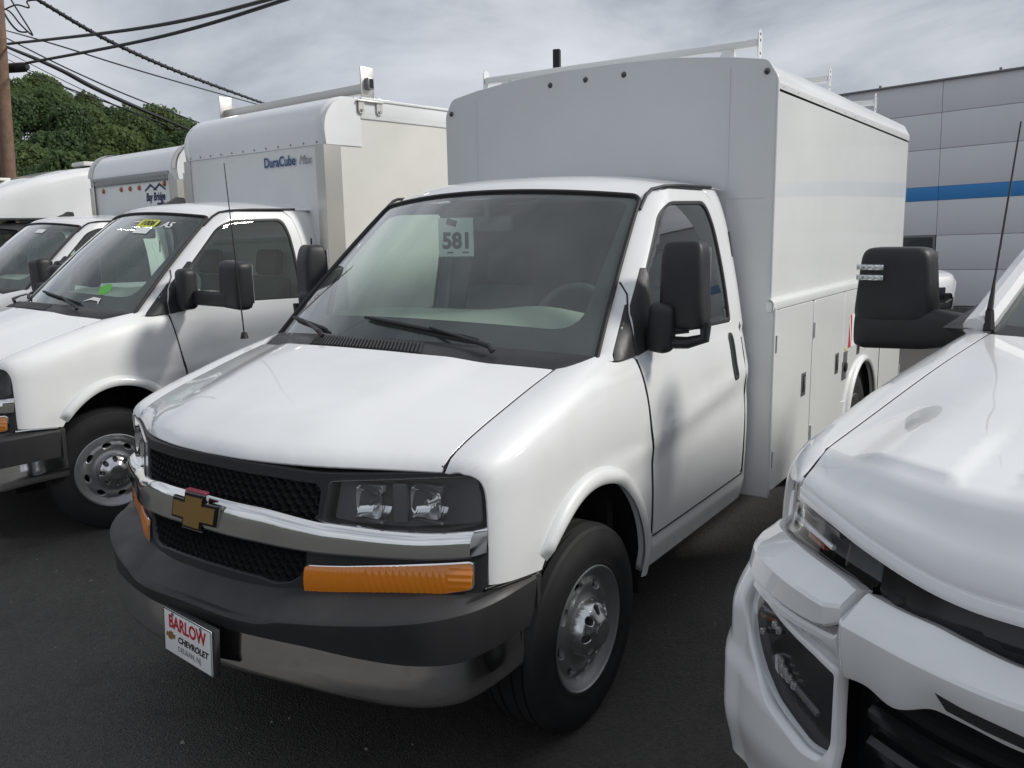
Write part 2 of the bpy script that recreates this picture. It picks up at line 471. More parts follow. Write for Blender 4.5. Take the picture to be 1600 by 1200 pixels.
tag(disc('ground', 900, 0, 'asphalt'), 'dark grey asphalt of the dealer lot', kind='structure')
# ================================================================== dealership building behind
M['panel'] = mat('grey_metal_panel', (0.73, 0.735, 0.755), 0.42, spec=0.4, mottle=(.5, (0.68, 0.685, 0.705), 0.4, 0.8))
M['joint'] = mat('panel_joint', (0.30, 0.305, 0.32), 0.7)
M['stripe'] = mat('blue_stripe', (0.03, 0.24, 0.58), 0.4)
M['winframe'] = mat('grey_window_frame', (0.22, 0.225, 0.23), 0.4, metal=.5)
M['winglass'] = mat('dark_window_glass', (0.07, 0.08, 0.078), 0.06, spec=.6)
M['wood'] = mat('pole_wood', (0.20, 0.125, 0.085), 0.85, bump=(30, .4, .02), mottle=(6, (0.12, 0.075, 0.05), .42, .72))
M['cable'] = mat('black_cable', (0.012, 0.012, 0.014), 0.6)
M['leaf_a'] = mat('leaf_green', (0.105, 0.15, 0.058), 0.65, spec=.25, mottle=(.9, (0.062, 0.10, 0.04), .38, .66))
M['leaf_b'] = mat('leaf_olive', (0.125, 0.165, 0.062), 0.65, spec=.25, mottle=(.9, (0.075, 0.112, 0.042), .38, .66))
M['leaf_c'] = mat('leaf_dark', (0.092, 0.142, 0.062), 0.65, spec=.25, mottle=(.9, (0.048, 0.08, 0.036), .38, .66))
for k_ in ('leaf_a', 'leaf_b', 'leaf_c'):          # thin leaves let the light through
    nt_l = M[k_].node_tree; b_ = nt_l.nodes['Principled BSDF']; tr_ = nt_l.nodes.new('ShaderNodeBsdfTranslucent'); mx_ = nt_l.nodes.new('ShaderNodeMixShader'); mx_.inputs[0].default_value = .42
    src_ = b_.inputs['Base Color'].links[0].from_socket; hs_ = nt_l.nodes.new('ShaderNodeHueSaturation'); hs_.inputs['Value'].default_value = 1.9; hs_.inputs['Saturation'].default_value = .95
    nt_l.links.new(src_, hs_.inputs['Color']); nt_l.links.new(hs_.outputs[0], tr_.inputs[0]); nt_l.links.new(b_.outputs[0], mx_.inputs[1]); nt_l.links.new(tr_.outputs[0], mx_.inputs[2])
    nt_l.links.new(mx_.outputs[0], nt_l.nodes['Material Output'].inputs[0])
M['bark'] = mat('bark', (0.055, 0.042, 0.032), 0.9, bump=(20, .5, .03))
M['hill'] = mat('hill_soil', (0.022, 0.030, 0.012), 0.95, bump=(2, .5, .3))
BW = empty('dealership_building', (-.655, 19.685, 0), -.192, 'long grey panelled dealership building with a blue stripe', 'building')
BW.rotation_euler.y = R(-1.1)
zs = [.0, 1.60, 2.32, None]
rows = [(.02, .82), (.82, 1.58), (1.58, 2.35), (2.65, 3.46), (3.46, 4.23), (4.23, 4.90)]
xj = [2.14 * k for k in range(-6, 9)]
for i in range(len(xj) - 1):
    for (z0, z1) in rows:
        w_ = xj[i + 1] - xj[i]
        if abs(xj[i] + 2.14) < .01 and z1 < 1.7:
            MB().box((xj[i] + .66, 0, (z0 + z1) / 2), (1.32 - .014, .05, z1 - z0 - .014), None, .004).build('wall_panel', 'panel', BW); continue
        MB().box(((xj[i] + xj[i + 1]) / 2, random.uniform(-.002, .002), (z0 + z1) / 2), (w_ - .009, .05, z1 - z0 - .009), None, .004).build('wall_panel', 'panel', BW)
    MB().box(((xj[i] + xj[i + 1]) / 2, -.004, 2.50), (xj[i + 1] - xj[i] - .006, .05, .30), None, .003).build('stripe_panel', 'stripe', BW)
MB().box((2.14, 5.10, 2.42), (29.8, 9.96, 4.90)).build('wall_backing', 'joint', BW)
MB().box((2.14, .06, 4.915), (30.1, .30, .04), None, .01).build('parapet_cap', 'winframe', BW)
MB().box((2.14, -.03, -.25), (29.9, .03, .5)).build('wall_base', 'joint', BW)
wf = empty('window', (-.42, -.01, .84)); wf.parent = BW
MB().box((0, 0, .73), (.80, .06, .05)).box((-.385, 0, 0), (.05, .06, 1.5)).box((.385, 0, 0), (.05, .06, 1.5)).build('window_frame', 'winframe', wf)
MB().box((0, .02, 0), (.74, .02, 1.45)).build('window_pane', 'winglass', wf)
for x in (-6, -1.4, 1.1, 4.2): MB().tube([(x, .05, 4.92), (x, .05, 5.0)], .03, 6).build('parapet_stud', 'winframe', BW)

# ================================================================== wooded hill on the left
def az_dir(a): return Vector((-math.sin(a), math.cos(a), 0))
hill_h = pchip([R(30), R(44), R(52), R(56), R(60), R(64), R(68), R(80), R(100)], [2.5, 5.5, 8.0, 9.8, 12.0, 13.9, 14.4, 13.0, 8.0])
def hill_z(a, d): return hill_h(a) * smooth01(58, 122, d) - .4 * (1 - smooth01(58, 70, d))
def hill_fn(u, v):
    a = R(30 + 70 * u); d = 56 + 110 * v
    p = az_dir(a) * d; return (CAM[0] + p.x, CAM[1] + p.y, hill_z(a, d) + .5 * math.sin(d * .35 + a * 40) * v)
tag(grid('hill', 40, 24, hill_fn, 'hill', None), 'low wooded hill rising behind the vans', kind='structure')
def crown_mesh(seed, rx, rz, n):
    rg = np.random.RandomState(seed); v = []; f = []
    lobes = []
    for k in range(11):
        d = rg.normal(size=3); d /= np.linalg.norm(d); d[2] = abs(d[2]) * .9 - .25
        lobes.append((d * np.array([rx * .60, rx * .60, rz * .62]) * rg.uniform(.65, 1.0), rg.uniform(.36, .55)))
    lobes.append((np.zeros(3), .62))
    for i in range(n):
        c_, r_ = lobes[rg.randint(len(lobes))]
        d = rg.normal(size=3); d /= np.linalg.norm(d)
        p = c_ + d * np.array([rx, rx, rz]) * r_ * rg.uniform(.72, 1.06)
        nrm = d + rg.normal(size=3) * .55; nrm /= np.linalg.norm(nrm)
        t1 = np.cross(nrm, rg.normal(size=3)); t1 /= np.linalg.norm(t1); t2 = np.cross(nrm, t1)
        s1 = rg.uniform(.10, .24); s2 = s1 * rg.uniform(.5, .9); o = len(v)
        v += [tuple(p + t1 * s1), tuple(p + t2 * s2 + nrm * .05), tuple(p - t1 * s1), tuple(p - t2 * s2 - nrm * .05)]; f.append((o, o + 1, o + 2, o + 3))
    me = bpy.data.meshes.new('crown'); me.from_pydata(v, [], f); me.update(); return me
def trunk_mesh(h, r, seed):
    rg = random.Random(seed); b = MB(); b.tube([(0, 0, -.6), (0, 0, h * .3), (rg.uniform(-.2, .2), rg.uniform(-.2, .2), h * .85)], [r, r * .8, r * .3], 7)
    for k in range(4):
        a = rg.uniform(0, 6.3); z0 = h * rg.uniform(.4, .65); b.tube([(0, 0, z0), (1.3 * math.cos(a), 1.3 * math.sin(a), z0 + 1.4)], [r * .4, r * .12], 5)
    me = bpy.data.meshes.new('trunk'); me.from_pydata(b.v, [], b.f); me.update(); me.materials.append(M['bark']); return me
crowns = []
for k in range(6):
    me = crown_mesh(20 + k, (3.3, 2.7, 3.0, 2.5, 3.5, 2.8)[k], (3.6, 3.8, 3.0, 3.3, 3.3, 4.2)[k], 7600)
    me.materials.append(M[('leaf_a', 'leaf_b', 'leaf_c')[k % 3]]); crowns.append(me)
trunks = [trunk_mesh(6.5, .2, k) for k in range(3)]
tl = {'leaf_a': 'mid green leafy tree in the wood on the hill', 'leaf_b': 'olive green leafy tree in the wood on the hill', 'leaf_c': 'dark green leafy tree in the wood on the hill'}
rg = random.Random(5); nt_ = 0
for d in (64, 70, 76, 83, 90, 97, 104, 111, 118):
    a = 48.5 + rg.uniform(0, 2)
    while a < 73:
        dd = d + rg.uniform(-2.5, 2.5); aa = R(a); p = az_dir(aa) * dd; k = rg.randrange(6); key = ('leaf_a', 'leaf_b', 'leaf_c')[k % 3]
        t = empty('hillside_tree', (CAM[0] + p.x, CAM[1] + p.y, hill_z(aa, dd)), rg.uniform(0, 6.28), tl[key], 'tree', 'trees on the hill ' + key[-1])
        sc_ = rg.uniform(.72, 1.05); t.scale = (sc_ * rg.uniform(.92, 1.1), sc_, sc_)
        c_ = bpy.data.objects.new('crown', crowns[k]); col.objects.link(c_); c_.parent = t; c_.location = (0, 0, 5.3)
        c_ = bpy.data.objects.new('trunk', trunks[k % 3]); col.objects.link(c_); c_.parent = t
        a += math.degrees(rg.uniform(3.9, 5.4) / dd); nt_ += 1
# a low wooded ridge closes the horizon all round
def ridge(u, v):
    a = u * 2 * math.pi; d = (230, 245, 270)[int(round(v * 2))]; z = (0, 11 + 3 * math.sin(a * 7) + 1.8 * math.sin(a * 23 + 1) + 1.2 * math.sin(a * 61), 9)[int(round(v * 2))]
    return (d * math.cos(a), d * math.sin(a), z)
tag(grid('wooded_ridge', 360, 3, ridge, 'leaf_c', None, closed_u=True), 'far wooded ridge round the lot', kind='structure')

# ================================================================== utility pole and its cables
UP = empty('utility_pole', (-21.14, 9.55, 0), 0, 'brown wooden utility pole carrying cables and a dark insulator arm', 'utility pole')
ptop = Vector((0.50, 0.27, 10.5))
MB().tube([(0, 0, -.3), ptop * .35, ptop * .7, ptop], [.185, .172, .16, .15], 24).build('pole_shaft', 'wood', UP)
off = -Vector((-21.14, 9.55, 0))
CB = {
    'thick1': [(-21.0, 10.01, 6.77), (-11.87, 7.76, 5.47), (-7.17, 6.58, 4.96), (-3.87, 5.72, 4.75), (-0.99, 5.28, 4.92), (16, 3.2, 6.3)],
    'thick2': [(-20.36, 10.09, 6.24), (-11.85, 8.0, 5.34), (-6.96, 6.72, 4.96), (-3.71, 5.84, 4.81), (-0.86, 5.38, 5.02), (16, 3.6, 6.4)],
    'twist': [(-21.53, 10.16, 8.55), (-22.89, 11.92, 8.5), (-29.63, 18.53, 9.19), (-42.11, 31.28, 10.94), (-71.56, 61.3, 15.52)],
    'w3': [(-21.48, 10.15, 7.21), (-26.38, 14.37, 8.11), (-39.39, 26.82, 10.24), (-72.11, 60.91, 15.47)],
    'w4': [(-21.47, 10.12, 7.05), (-29.79, 16.91, 7.95), (-44.69, 29.24, 9.75), (-76.6, 57.38, 13.45)],
    'w5': [(-21.35, 10.14, 6.77), (-26.31, 14.25, 7.34), (-38.15, 23.63, 8.6), (-77.78, 56.44, 12.88)],
    'w6': [(-21.37, 10.11, 6.66), (-35.02, 20.73, 8.05), (-80.26, 54.83, 13.33)],
    'w7': [(-21.35, 10.08, 6.48), (-35.39, 20.47, 8.0), (-81.32, 54.1, 13.35)],
    'w8': [(-20.87, 10.33, 6.13), (-29.73, 16.81, 7.27), (-45.42, 28.63, 9.29), (-79.02, 55.64, 13.1)],
    'loop1': [(-21.63, 10.17, 7.8), (-21.14, 10.22, 7.61), (-20.78, 10.27, 7.26), (-20.41, 10.34, 6.96), (-20.47, 10.33, 7.1), (-20.91, 10.27, 7.68), (-21.22, 10.26, 8.06)],
    'loop2': [(-21.53, 10.21, 7.67), (-21.02, 10.34, 7.77), (-20.64, 10.46, 7.67), (-20.69, 10.46, 7.83), (-20.48, 10.61, 7.86)],
    'loop3': [(-21.61, 10.21, 7.93), (-21.16, 10.16, 7.42), (-20.82, 10.21, 7.1), (-20.63, 10.34, 7.06)]}
def curve_pts(P_, n=12):
    P_ = [Vector(p) for p in P_]; out = []
    for i in range(len(P_) - 1):
        a, b, c_, d = P_[max(i - 1, 0)], P_[i], P_[i + 1], P_[min(i + 2, len(P_) - 1)]
        for k in range(n):
            t = k / n; out.append(.5 * ((2 * b) + (c_ - a) * t + (2 * a - 5 * b + 4 * c_ - d) * t * t + (3 * b - a - 3 * c_ + d) * t ** 3))
    return out + [P_[-1]]
RAD = {'thick1': (.032, .020), 'thick2': (.032, .020), 'twist': (.030, .12), 'w3': (.013, .05), 'w4': (.016, .06), 'w5': (.038, .15), 'w6': (.009, .03), 'w7': (.009, .03), 'w8': (.016, .06), 'loop1': (.02, .02), 'loop2': (.02, .02), 'loop3': (.024, .024)}
LAB = {'thick1': 'upper of two thick black cables crossing overhead from the pole', 'thick2': 'lower of two thick black cables crossing overhead from the pole', 'twist': 'twisted black cable bundle running highest from the pole towards the hill', 'w3': 'thin black wire just under the twisted cable bundle', 'w4': 'medium black cable slanting down from the pole just above the thick bundle', 'w5': 'thick black cable bundle slanting down from the pole across the wooded hill', 'w6': 'very thin wire just under the thick slanting cable bundle', 'w7': 'very thin lowest wire leaving the pole above the insulator arm', 'w8': 'medium black cable slanting down from the dark insulator arm'}
for k, pts in CB.items():
    q = curve_pts(pts); r0, r1 = RAD[k]
    if k.startswith('loop'):
        MB().tube([p + off for p in q], r0, 6).build('cable_loop', 'cable', UP); continue
    L = len(q) - 1
    o = MB().tube(q, [r0 + (r1 - r0) * i / L for i in range(L + 1)], 6).build('overhead_cable', 'cable', None)
    tag(o, LAB.get(k, 'black cable slanting down from the pole across the wooded hill'), 'cable', 'cables on the utility pole')
    if k == 'twist':
        sp = MB(); 
        for i in range(L): 
            t = q[i].lerp(q[i + 1], .5); rr_ = r0 + (r1 - r0) * i / L
            sp.tube([q[i] + Vector((rr_, 0, rr_)) * .8, t - Vector((rr_, 0, rr_)) * .8, q[i + 1] + Vector((rr_, 0, rr_)) * .8], rr_ * .40, 5)
        sp.build('lashing_wire', 'cable', o)
MB().tube([Vector((-21.45, 9.90, 6.20)) + off, Vector((-20.55, 10.12, 6.17)) + off, Vector((-20.42, 10.15, 6.17)) + off], [.12, .12, .07], 14).build('insulator_arm', 'cable', UP)
MB().tube([Vector((-20.50, 10.13, 6.24)) + off, Vector((-20.38, 10.10, 6.26)) + off], .03, 8).build('arm_clamp', 'galv', UP)
lp_ = empty('lot_post', (-6.35, 12.75, 0), .3, 'dark square post rising behind the tall utility body', 'post')
MB().box((0, 0, 2.59), (.13, .13, 5.18), None, .012).build('post_shaft', 'cable', lp_)
MB().box((0, 0, .03), (.32, .32, .06), None, .01).build('base_plate', 'cable', lp_)
# ================================================================== the van cab (built once, then copied)
# local frame: x to the driver's side, y backwards from the nose, z up
Cf = pchip([0, .15, .3, .464, .6, .7, .8, .87, .93, .95, .97], [.010, .019, .047, .102, .172, .226, .276, .308, .345, .375, .45])
def fy(x, z): return Cf(abs(x)) + (z - .93) * .10
plan = pchip([.0, .102, .226, .276, .308, .345, .375, .45, .6, .95, 1.4, 2.4, 2.7], [.0, .465, .70, .80, .87, .93, .95, .97, .982, .992, .996, .99, .985])
dz_ = pchip([.38, .45, .55, .7, .85, 1.0, 1.15, 1.25, 1.33], [-.045, -.028, -.008, 0, .002, 0, -.010, -.024, -.043])
upz = pchip([1.33, 1.5, 1.7, 1.85, 1.95, 2.0, 2.03, 2.06], [.953, .925, .885, .85, .818, .795, .772, .735])
def yw_edge(z): return 1.116 + (z - 1.326) * 1.0708           # windshield edge along the pillar
def swage(y, z):
    zc = .80 + .20 * (y - .5) - .085 * max(0, y - 1.35)
    return .009 * math.exp(-((z - zc) / .055) ** 2) * smooth01(.4, .8, y) - .006 * math.exp(-((z - zc + .10) / .07) ** 2) * smooth01(1.2, 1.6, y)
def side_x(y, z):
    if z <= 1.33: x = plan(y) + dz_(z) + swage(y, z)
    else:
        x = upz(z)
        k = min(1, max(0, 1 - (y - yw_edge(z)) / .13))
        x -= .080 * k * k * smooth01(1.30, 1.36, z)
    t = max(0, (y - 2.50) / .16)
    return x - .05 * min(1, t) ** 2
# ---- bonnet
def hood_yf(x): return Cf(abs(x)) + .022
_hyr = pchip([0, .28, .45, .625, .81], [.770, .776, .806, .872, .957])
def hood_yr(x): return _hyr(min(abs(x), .83))
prof_h = pchip([0, .02, .06, .14, .3, .55, .8, 1.0, 1.3], [0, .10, .19, .295, .45, .66, .86, 1.0, 1.20])
def hood_z(x, y):
    a = min(abs(x), .83) / .81
    v = (y - hood_yf(x)) / (hood_yr(x) - hood_yf(x))
    zf = 1.108 - .020 * a * a
    zr = 1.360 - .040 * a ** 2.4
    z = zf + (zr - zf) * prof_h(max(0, v))
    z += .013 * (1 - smooth01(.42, .60, abs(x) + .10 * (1 - min(1, max(0, v))))) * smooth01(.05, .3, v)
    return z
SEAM = .807
def zseam(y): return hood_z(SEAM, max(y, .27))
def sh_n(y): return 3.5 - .9 * smooth01(.85, 1.34, y)             # how tight the shoulder of the wing is
def t_of(y, z):
    if z <= 1.0: return z
    return 1 + .5 * math.asin(min(1, ((z - 1) / (max(zseam(y), 1.06) - 1)) ** (sh_n(y) / 2))) / (math.pi / 2)
def fender_pt(y, t):
    if t <= 1.0: return Vector((side_x(y, t), y, t))
    u = min(1.0, (t - 1) / .5); a = u * math.pi / 2; p = 2 / sh_n(y)
    xa = side_x(y, 1.0); zs = max(zseam(y), 1.06)
    X = SEAM + .006 + (xa - SEAM - .006) * max(0, math.cos(a)) ** p
    return Vector((X, y, 1 + (zs - 1) * math.sin(a) ** p))
ARC = (.93, .40, .43, .53)                                     # wheel opening: centre y, z and radii
def arch_pts(a0, a1, n, grow=0.0):
    return [(ARC[0] + (ARC[2] + grow) * math.cos(a0 + (a1 - a0) * i / n), ARC[1] + (ARC[3] + grow) * math.sin(a0 + (a1 - a0) * i / n)) for i in range(n + 1)]
door_front = [(1.334, 1.322), (1.352, 1.2), (1.372, 1.08), (1.398, .95), (1.408, .8), (1.413, .585)]

door_y = pchip([p[1] for p in door_front[::-1]], [p[0] - .002 for p in door_front[::-1]])
def mirrored(fn, s): return (lambda u, v: (lambda p: (s * p[0], p[1], p[2]))(fn(u, v)))

def bowtie(k, grow=0.0):
    w, h, cw, ch, sl = .112 * k + grow, .030 * k + grow, .046 * k + grow, .057 * k + grow, .30
    p = [(-w, -h), (-cw, -h), (-cw, -ch), (cw, -ch), (cw, -h), (w, -h), (w, h), (cw, h), (cw, ch), (-cw, ch), (-cw, h), (-w, h)]
    return [(x + sl * z, z) for x, z in p]

def make_wheel(parent, x, y, s, steer=0.0, rr=.385, zc=.38, name='wheel'):
    w = empty(name, (s * x, y, zc), 0); w.parent = parent
    w.rotation_euler = (0, 0, (0 if s > 0 else math.pi) + steer)
    if 'tyre' in wheel_src:
        for k in ('tyre', 'rim', 'hub_cap'):
            src = wheel_src[k]; c_ = src.copy(); col.objects.link(c_); c_.parent = w
        return w
    # tyre: outer face at +x
    prof = [(-.095, .225), (-.118, .235), (-.128, .29), (-.122, .35), (-.105, .376)]
    for g in (-.075, -.03, .03, .075):
        prof += [(g - .006, .385), (g - .004, .376), (g + .004, .376), (g + .006, .385)]
    prof += [(.105, .376), (.114, .365), (.115, .358), (.122, .345), (.1275, .31), (.1285, .29), (.126, .27), (.121, .25), (.1225, .243), (.118, .233), (.095, .225)]
    t = MB().lathe(prof, 96); wheel_src['tyre'] = t.build('tyre', 'rubber', w, angle=28)
    # steel disc with slots
    rp = pchip([0, .06, .095, .11, .130, .160, .186, .203, .222], [.108, .108, .104, .098, .090, .098, .088, .102, .116])
    def rim_fn(u, v):
        r = math.hypot(u, v); return (rp(r), u, v)
    outer = [(.2235 * math.cos(a * math.pi / 48), .2235 * math.sin(a * math.pi / 48)) for a in range(96)]
    holes = []
    for k in range(8):
        a = 2 * math.pi * k / 8 + .2; h = []
        for j in range(16):
            b = 2 * math.pi * j / 16; lr = .163 + .020 * math.sin(b); la = a + .19 * math.cos(b)
            h.append((lr * math.cos(la), lr * math.sin(la)))
        holes.append(h)
    P, F, N = patch_data(outer, holes, rim_fn, .012, .018, False, True, .003)
    b = MB(); b.add(P, F)
    b.lathe([(.116, .2235), (.123, .230), (.121, .235), (.105, .234), (.10, .226)], 96)
    b.lathe([(.02, .222), (-.02, .205), (-.10, .215)], 64)
    rim = b.build('rim', 'steel', w, angle=40); wheel_src['rim'] = rim
    # centre cap: stepped drum with eight lug pockets
    def cap_fn(u, v):
        r = math.hypot(u, v); return (capz(r), u, v)
    capz = pchip([0, .042, .052, .06, .100, .110], [.180, .178, .172, .165, .138, .100])
    outer = [(.110 * math.cos(a * math.pi / 40), .110 * math.sin(a * math.pi / 40)) for a in range(80)]
    holes = []
    for k in range(8):
        a = 2 * math.pi * k / 8; h = []
        for j in range(12):
            bb = 2 * math.pi * j / 12; rr_ = .081 + .018 * math.copysign(abs(math.sin(bb)) ** .7, math.sin(bb)); aa = a + .20 * math.copysign(abs(math.cos(bb)) ** .7, math.cos(bb))
            h.append((rr_ * math.cos(aa), rr_ * math.sin(aa)))
        holes.append(h)
    P, F, N = patch_data(outer, holes, cap_fn, .008, .030, False, True, .002)
    b = MB(); b.add(P, F)
    for k in range(8):
        a = 2 * math.pi * k / 8; b.lathe([(.128, .001), (.128, .010), (.10, .011)], 6, 'x', (0, .081 * math.cos(a), .081 * math.sin(a)))
    wheel_src['hub_cap'] = b.build('hub_cap', 'cap', w, angle=40)
    d = MB().lathe([(.02, .001), (.02, .20)], 32).build('brake_disc', 'dark', rim)
    wheel_brake.append(d)
    return w
wheel_src = {}; wheel_brake = []

def make_cab(root):
    mirror = {}
    # ---------------- bonnet
    xs = [-.80 + 1.6 * i / 40 for i in range(41)]
    out = [(x, hood_yf(x) + .003) for x in xs] + [(.80, .30 + .6 * i / 12) for i in range(1, 12)] + [(x, hood_yr(x)) for x in reversed(xs)] + [(-.80, .9 - .6 * i / 12) for i in range(0, 12)]
    patch('hood', out, lambda x, y: (x, y, hood_z(x, y)), 'paint', root, step=.03, flange=.025, lip=.003)
    for s in (1, -1):
        fl = s < 0
        # ---------------- wing
        o = [(.303, 1.5), (.307, t_of(.307, zseam(.307) - .002)), (.318, t_of(.318, 1.094)), (.330, t_of(.330, 1.088)), (.340, t_of(.340, 1.074)), (.348, t_of(.348, 1.048)), (.353, 1.0), (.353, .94), (.351, .80), (.352, .737), (.45, .728), (.585, .716)]
        arc = [q for q in arch_pts(math.pi * .80, 0, 40) if q[1] > .44]
        o += [q for q in arc if q[0] > .59]
        o += [(1.36, .445), (1.408, .445)]
        o += [(y - .012, t_of(y, z)) for y, z in door_front[::-1]]
        o += [(1.24, 1.36), (1.13, 1.415), (1.05, 1.45), (.965, 1.5)]
        f = patch('front_fender', o, mirrored(fender_pt, s), 'paint', root, step=.032, flange=.022, flip=fl, lip=.003)
        def lip_fn(u, v, s=s):
            a = math.pi * (.775 - .765 * u); g = -.012 + .062 * v
            y = ARC[0] + (ARC[2] + g) * math.cos(a); z = ARC[1] + (ARC[3] + g) * math.sin(a)
            hgt = .026 * max(0, math.sin(math.pi * (.12 + .88 * v))) ** .55 * smooth01(0, .03, u)
            if v >= .999: hgt = -.002
            return (s * (side_x(y, z) + hgt), y, z)
        grid('arch_lip', 64, 11, lip_fn, 'paint', f, flip=(s > 0), angle=70)
        # dark strips set under the shut lines in place of their shade
        grid('seam_shade_strip', 16, 3, lambda u, v, s=s: (lambda q: (s * (side_x(q[0], q[1]) - .003), q[0] - .014 + .028 * v, q[1]))((door_y(.585 + .735 * u), .585 + .735 * u)), 'dark', root, flip=s < 0)
        grid('seam_shade_strip', 12, 3, lambda u, v, s=s: (s * (side_x(2.503, .58 + .75 * u) - .003), 2.489 + .028 * v, .58 + .75 * u), 'dark', root, flip=s < 0)
        grid('seam_shade_strip', 20, 3, lambda u, v, s=s: (s * (SEAM - .012 + .024 * v), .31 + .64 * u, hood_z(SEAM - .012 + .024 * v, .31 + .64 * u) - .0035), 'dark', root)
        # inner wheel well
        def well(u, v, s=s):
            a = math.pi * (1.02 - 1.06 * u)
            return (s * (.955 - .42 * v), ARC[0] + (ARC[2] + .01) * math.cos(a), ARC[1] + (ARC[3] + .01) * math.sin(a))
        grid('wheel_well', 24, 4, well, 'dark', root, flip=(s < 0))
        MB().box((s * .53, .93, .62), (.02, 1.0, .75)).build('inner_wing', 'dark', root)
        # ---------------- door with its window opening
        win = rnd([(1.548, 1.655), (1.515, 1.52), (1.495, 1.378), (2.396, 1.362), (2.402, 1.65), (2.385, 1.85), (2.345, 1.955), (1.92, 1.946), (1.80, 1.900)], [.03, .02, .02, .03, .1, .08, .06, .08, .08], 5)
        d_o = [(y + .006, z) for y, z in door_front] + [(1.45, .577), (2.46, .577), (2.488, .60), (2.50, .9), (2.50, 1.33), (2.485, 1.60), (2.452, 1.86), (2.425, 1.95), (2.37, 2.0)]
        d_o += [(1.97, 1.998), (1.90, 1.990), (1.862, 1.975)]
        d_o += [(yw_edge(z) + .056, z) for z in (1.95, 1.85, 1.75, 1.68)] + [(1.50, 1.640), (1.438, 1.580), (1.388, 1.532), (1.361, 1.495), (1.331, 1.40)]
        dr = patch('door', d_o, mirrored(lambda y, z: (side_x(y, z), y, z), s), 'paint', root, holes=[win], step=.032, flange=.03, flip=fl, lip=.003)
        ring_in = [((y - 1.95) * .968 + 1.95, (z - 1.65) * .948 + 1.65) for y, z in win]
        wo_ = [((y - 1.95) * 1.012 + 1.95, (z - 1.65) * 1.02 + 1.65) for y, z in win]
        patch('window_seal', wo_, mirrored(lambda y, z: (side_x(y, z) - .004, y, z), s), 'seal', dr, holes=[ring_in], step=.03, flange=.02, flip=fl)
        patch('window_glass', ring_in, mirrored(lambda y, z: (side_x(y, z) - .012, y, z), s), 'glass_side', dr, step=.03, flip=fl)
        # handle in a recess
        hp = rnd([(2.335, 1.085), (2.395, 1.085), (2.39, 1.315), (2.33, 1.315)], .028, 5)
        hd = patch('door_handle', hp, mirrored(lambda y, z: (side_x(y, z) + .004, y, z), s), 'plastic', dr, step=.02, flange=.01, flip=fl, holes=[rnd([(2.35, 1.10), (2.383, 1.10), (2.378, 1.30), (2.345, 1.30)], .014, 4)])
        patch('handle_recess', rnd([(2.345, 1.095), (2.388, 1.095), (2.382, 1.305), (2.34, 1.305)], .014, 4), mirrored(lambda y, z: (side_x(y, z) + .001, y, z), s), 'gloss_black', dr, step=.02, flip=fl)
        MB().tube([(s * (max(side_x(y, z), fender_pt(y - .012, t_of(y - .012, z)).x) + .0008), y - .004, z) for z in [.59 + .0365 * k for k in range(21)] for y in [door_y(z)]], .0042, 5).build('door_seam', 'seal', root)  # dark tubes draw the shaded door gap as a line
        MB().tube([(s * (side_x(2.503, z) + .0004), 2.503, z) for z in [.58 + .1 * k for k in range(8)]] , .0035, 5).build('door_seam', 'seal', root)
        MB().tube([(s * (side_x(y, .574) + .002), y, .574) for y in (1.42, 1.8, 2.2, 2.50)], .0035, 5).build('door_seam', 'seal', root)
        # ---------------- pillar foot and black sail
        def pil(u, v, s=s):
            z = 1.333 + .652 * u; q = -.006 + .064 * v + (.0 if z < 1.9 else .05 * v * smooth01(1.9, 1.985, z)); y = yw_edge(z) + q
            k = max(0, 1 - q / .13); return (s * (upz(z) - .080 * min(1.05, k) ** 2 * smooth01(1.30, 1.36, z)), y, z)
        pf = grid('a_pillar', 36, 9, pil, 'paint', root, flip=(s < 0), angle=60)
        patch('mirror_sail', [(1.176, 1.333), (1.326, 1.333), (1.318, 1.40), (1.350, 1.492), (1.386, 1.53), (1.372, 1.528)], mirrored(lambda y, z: (side_x(y, z) + .002, y, z), s), 'plastic_grey', pf, step=.03, flange=.02, flip=fl)
        MB().tube([(s * (side_x(y, z) + .001), y, z) for y, z in ((yw_edge(1.612) + .006, 1.612), (1.41, 1.565), (1.358, 1.497), (1.334, 1.44), (1.327, 1.40), (1.331, 1.335))], .004, 6).build('door_seam', 'seal', pf)
        patch('mirror_sail', [(1.340, 1.333), (1.495, 1.352), (1.518, 1.44), (1.530, 1.53), (1.556, 1.665), (1.535, 1.665), (1.390, 1.527), (1.367, 1.497), (1.337, 1.40)], mirrored(lambda y, z: (side_x(y, z) + .004, y, z), s), 'plastic_grey', dr, step=.03, flange=.006, flip=fl)
        # ---------------- sill and rear quarter
        patch('rocker_panel', [(1.37, .435), (2.66, .435), (2.66, .571), (1.42, .571), (1.38, .50)], mirrored(lambda y, z: (side_x(y, z) + .006 * smooth01(.57, .53, z), y, z), s), 'paint', root, step=.03, flange=.03, flip=fl, lip=.006)
        q = [(2.506, .577), (2.665, .577), (2.665, 2.02), (2.38, 2.01), (2.431, 1.954), (2.458, 1.862), (2.491, 1.602), (2.506, 1.33), (2.506, .9)]
        qp = patch('rear_quarter', q, mirrored(lambda y, z: (side_x(y, z), y, z), s), 'paint', root, step=.03, flange=.02, flip=fl)
        MB().box((s * .872, 2.555, 1.74), (.006, .012, .13), Matrix.Rotation(s * -.22, 4, 'Y') @ Matrix.Rotation(-.18, 4, 'X'), .002).build('vent_slit', 'seal', qp)
        # drip moulding along the roof
        pts = [(s * (side_x(y, z) + .004), y, z + .006) for y, z in [(yw_edge(1.90) + .006, 1.90), (1.815, 1.962), (1.86, 1.988), (1.93, 2.002), (2.1, 2.010), (2.48, 2.014)]]
        MB().tube(pts, .008, 8).build('drip_moulding', 'seal', root)
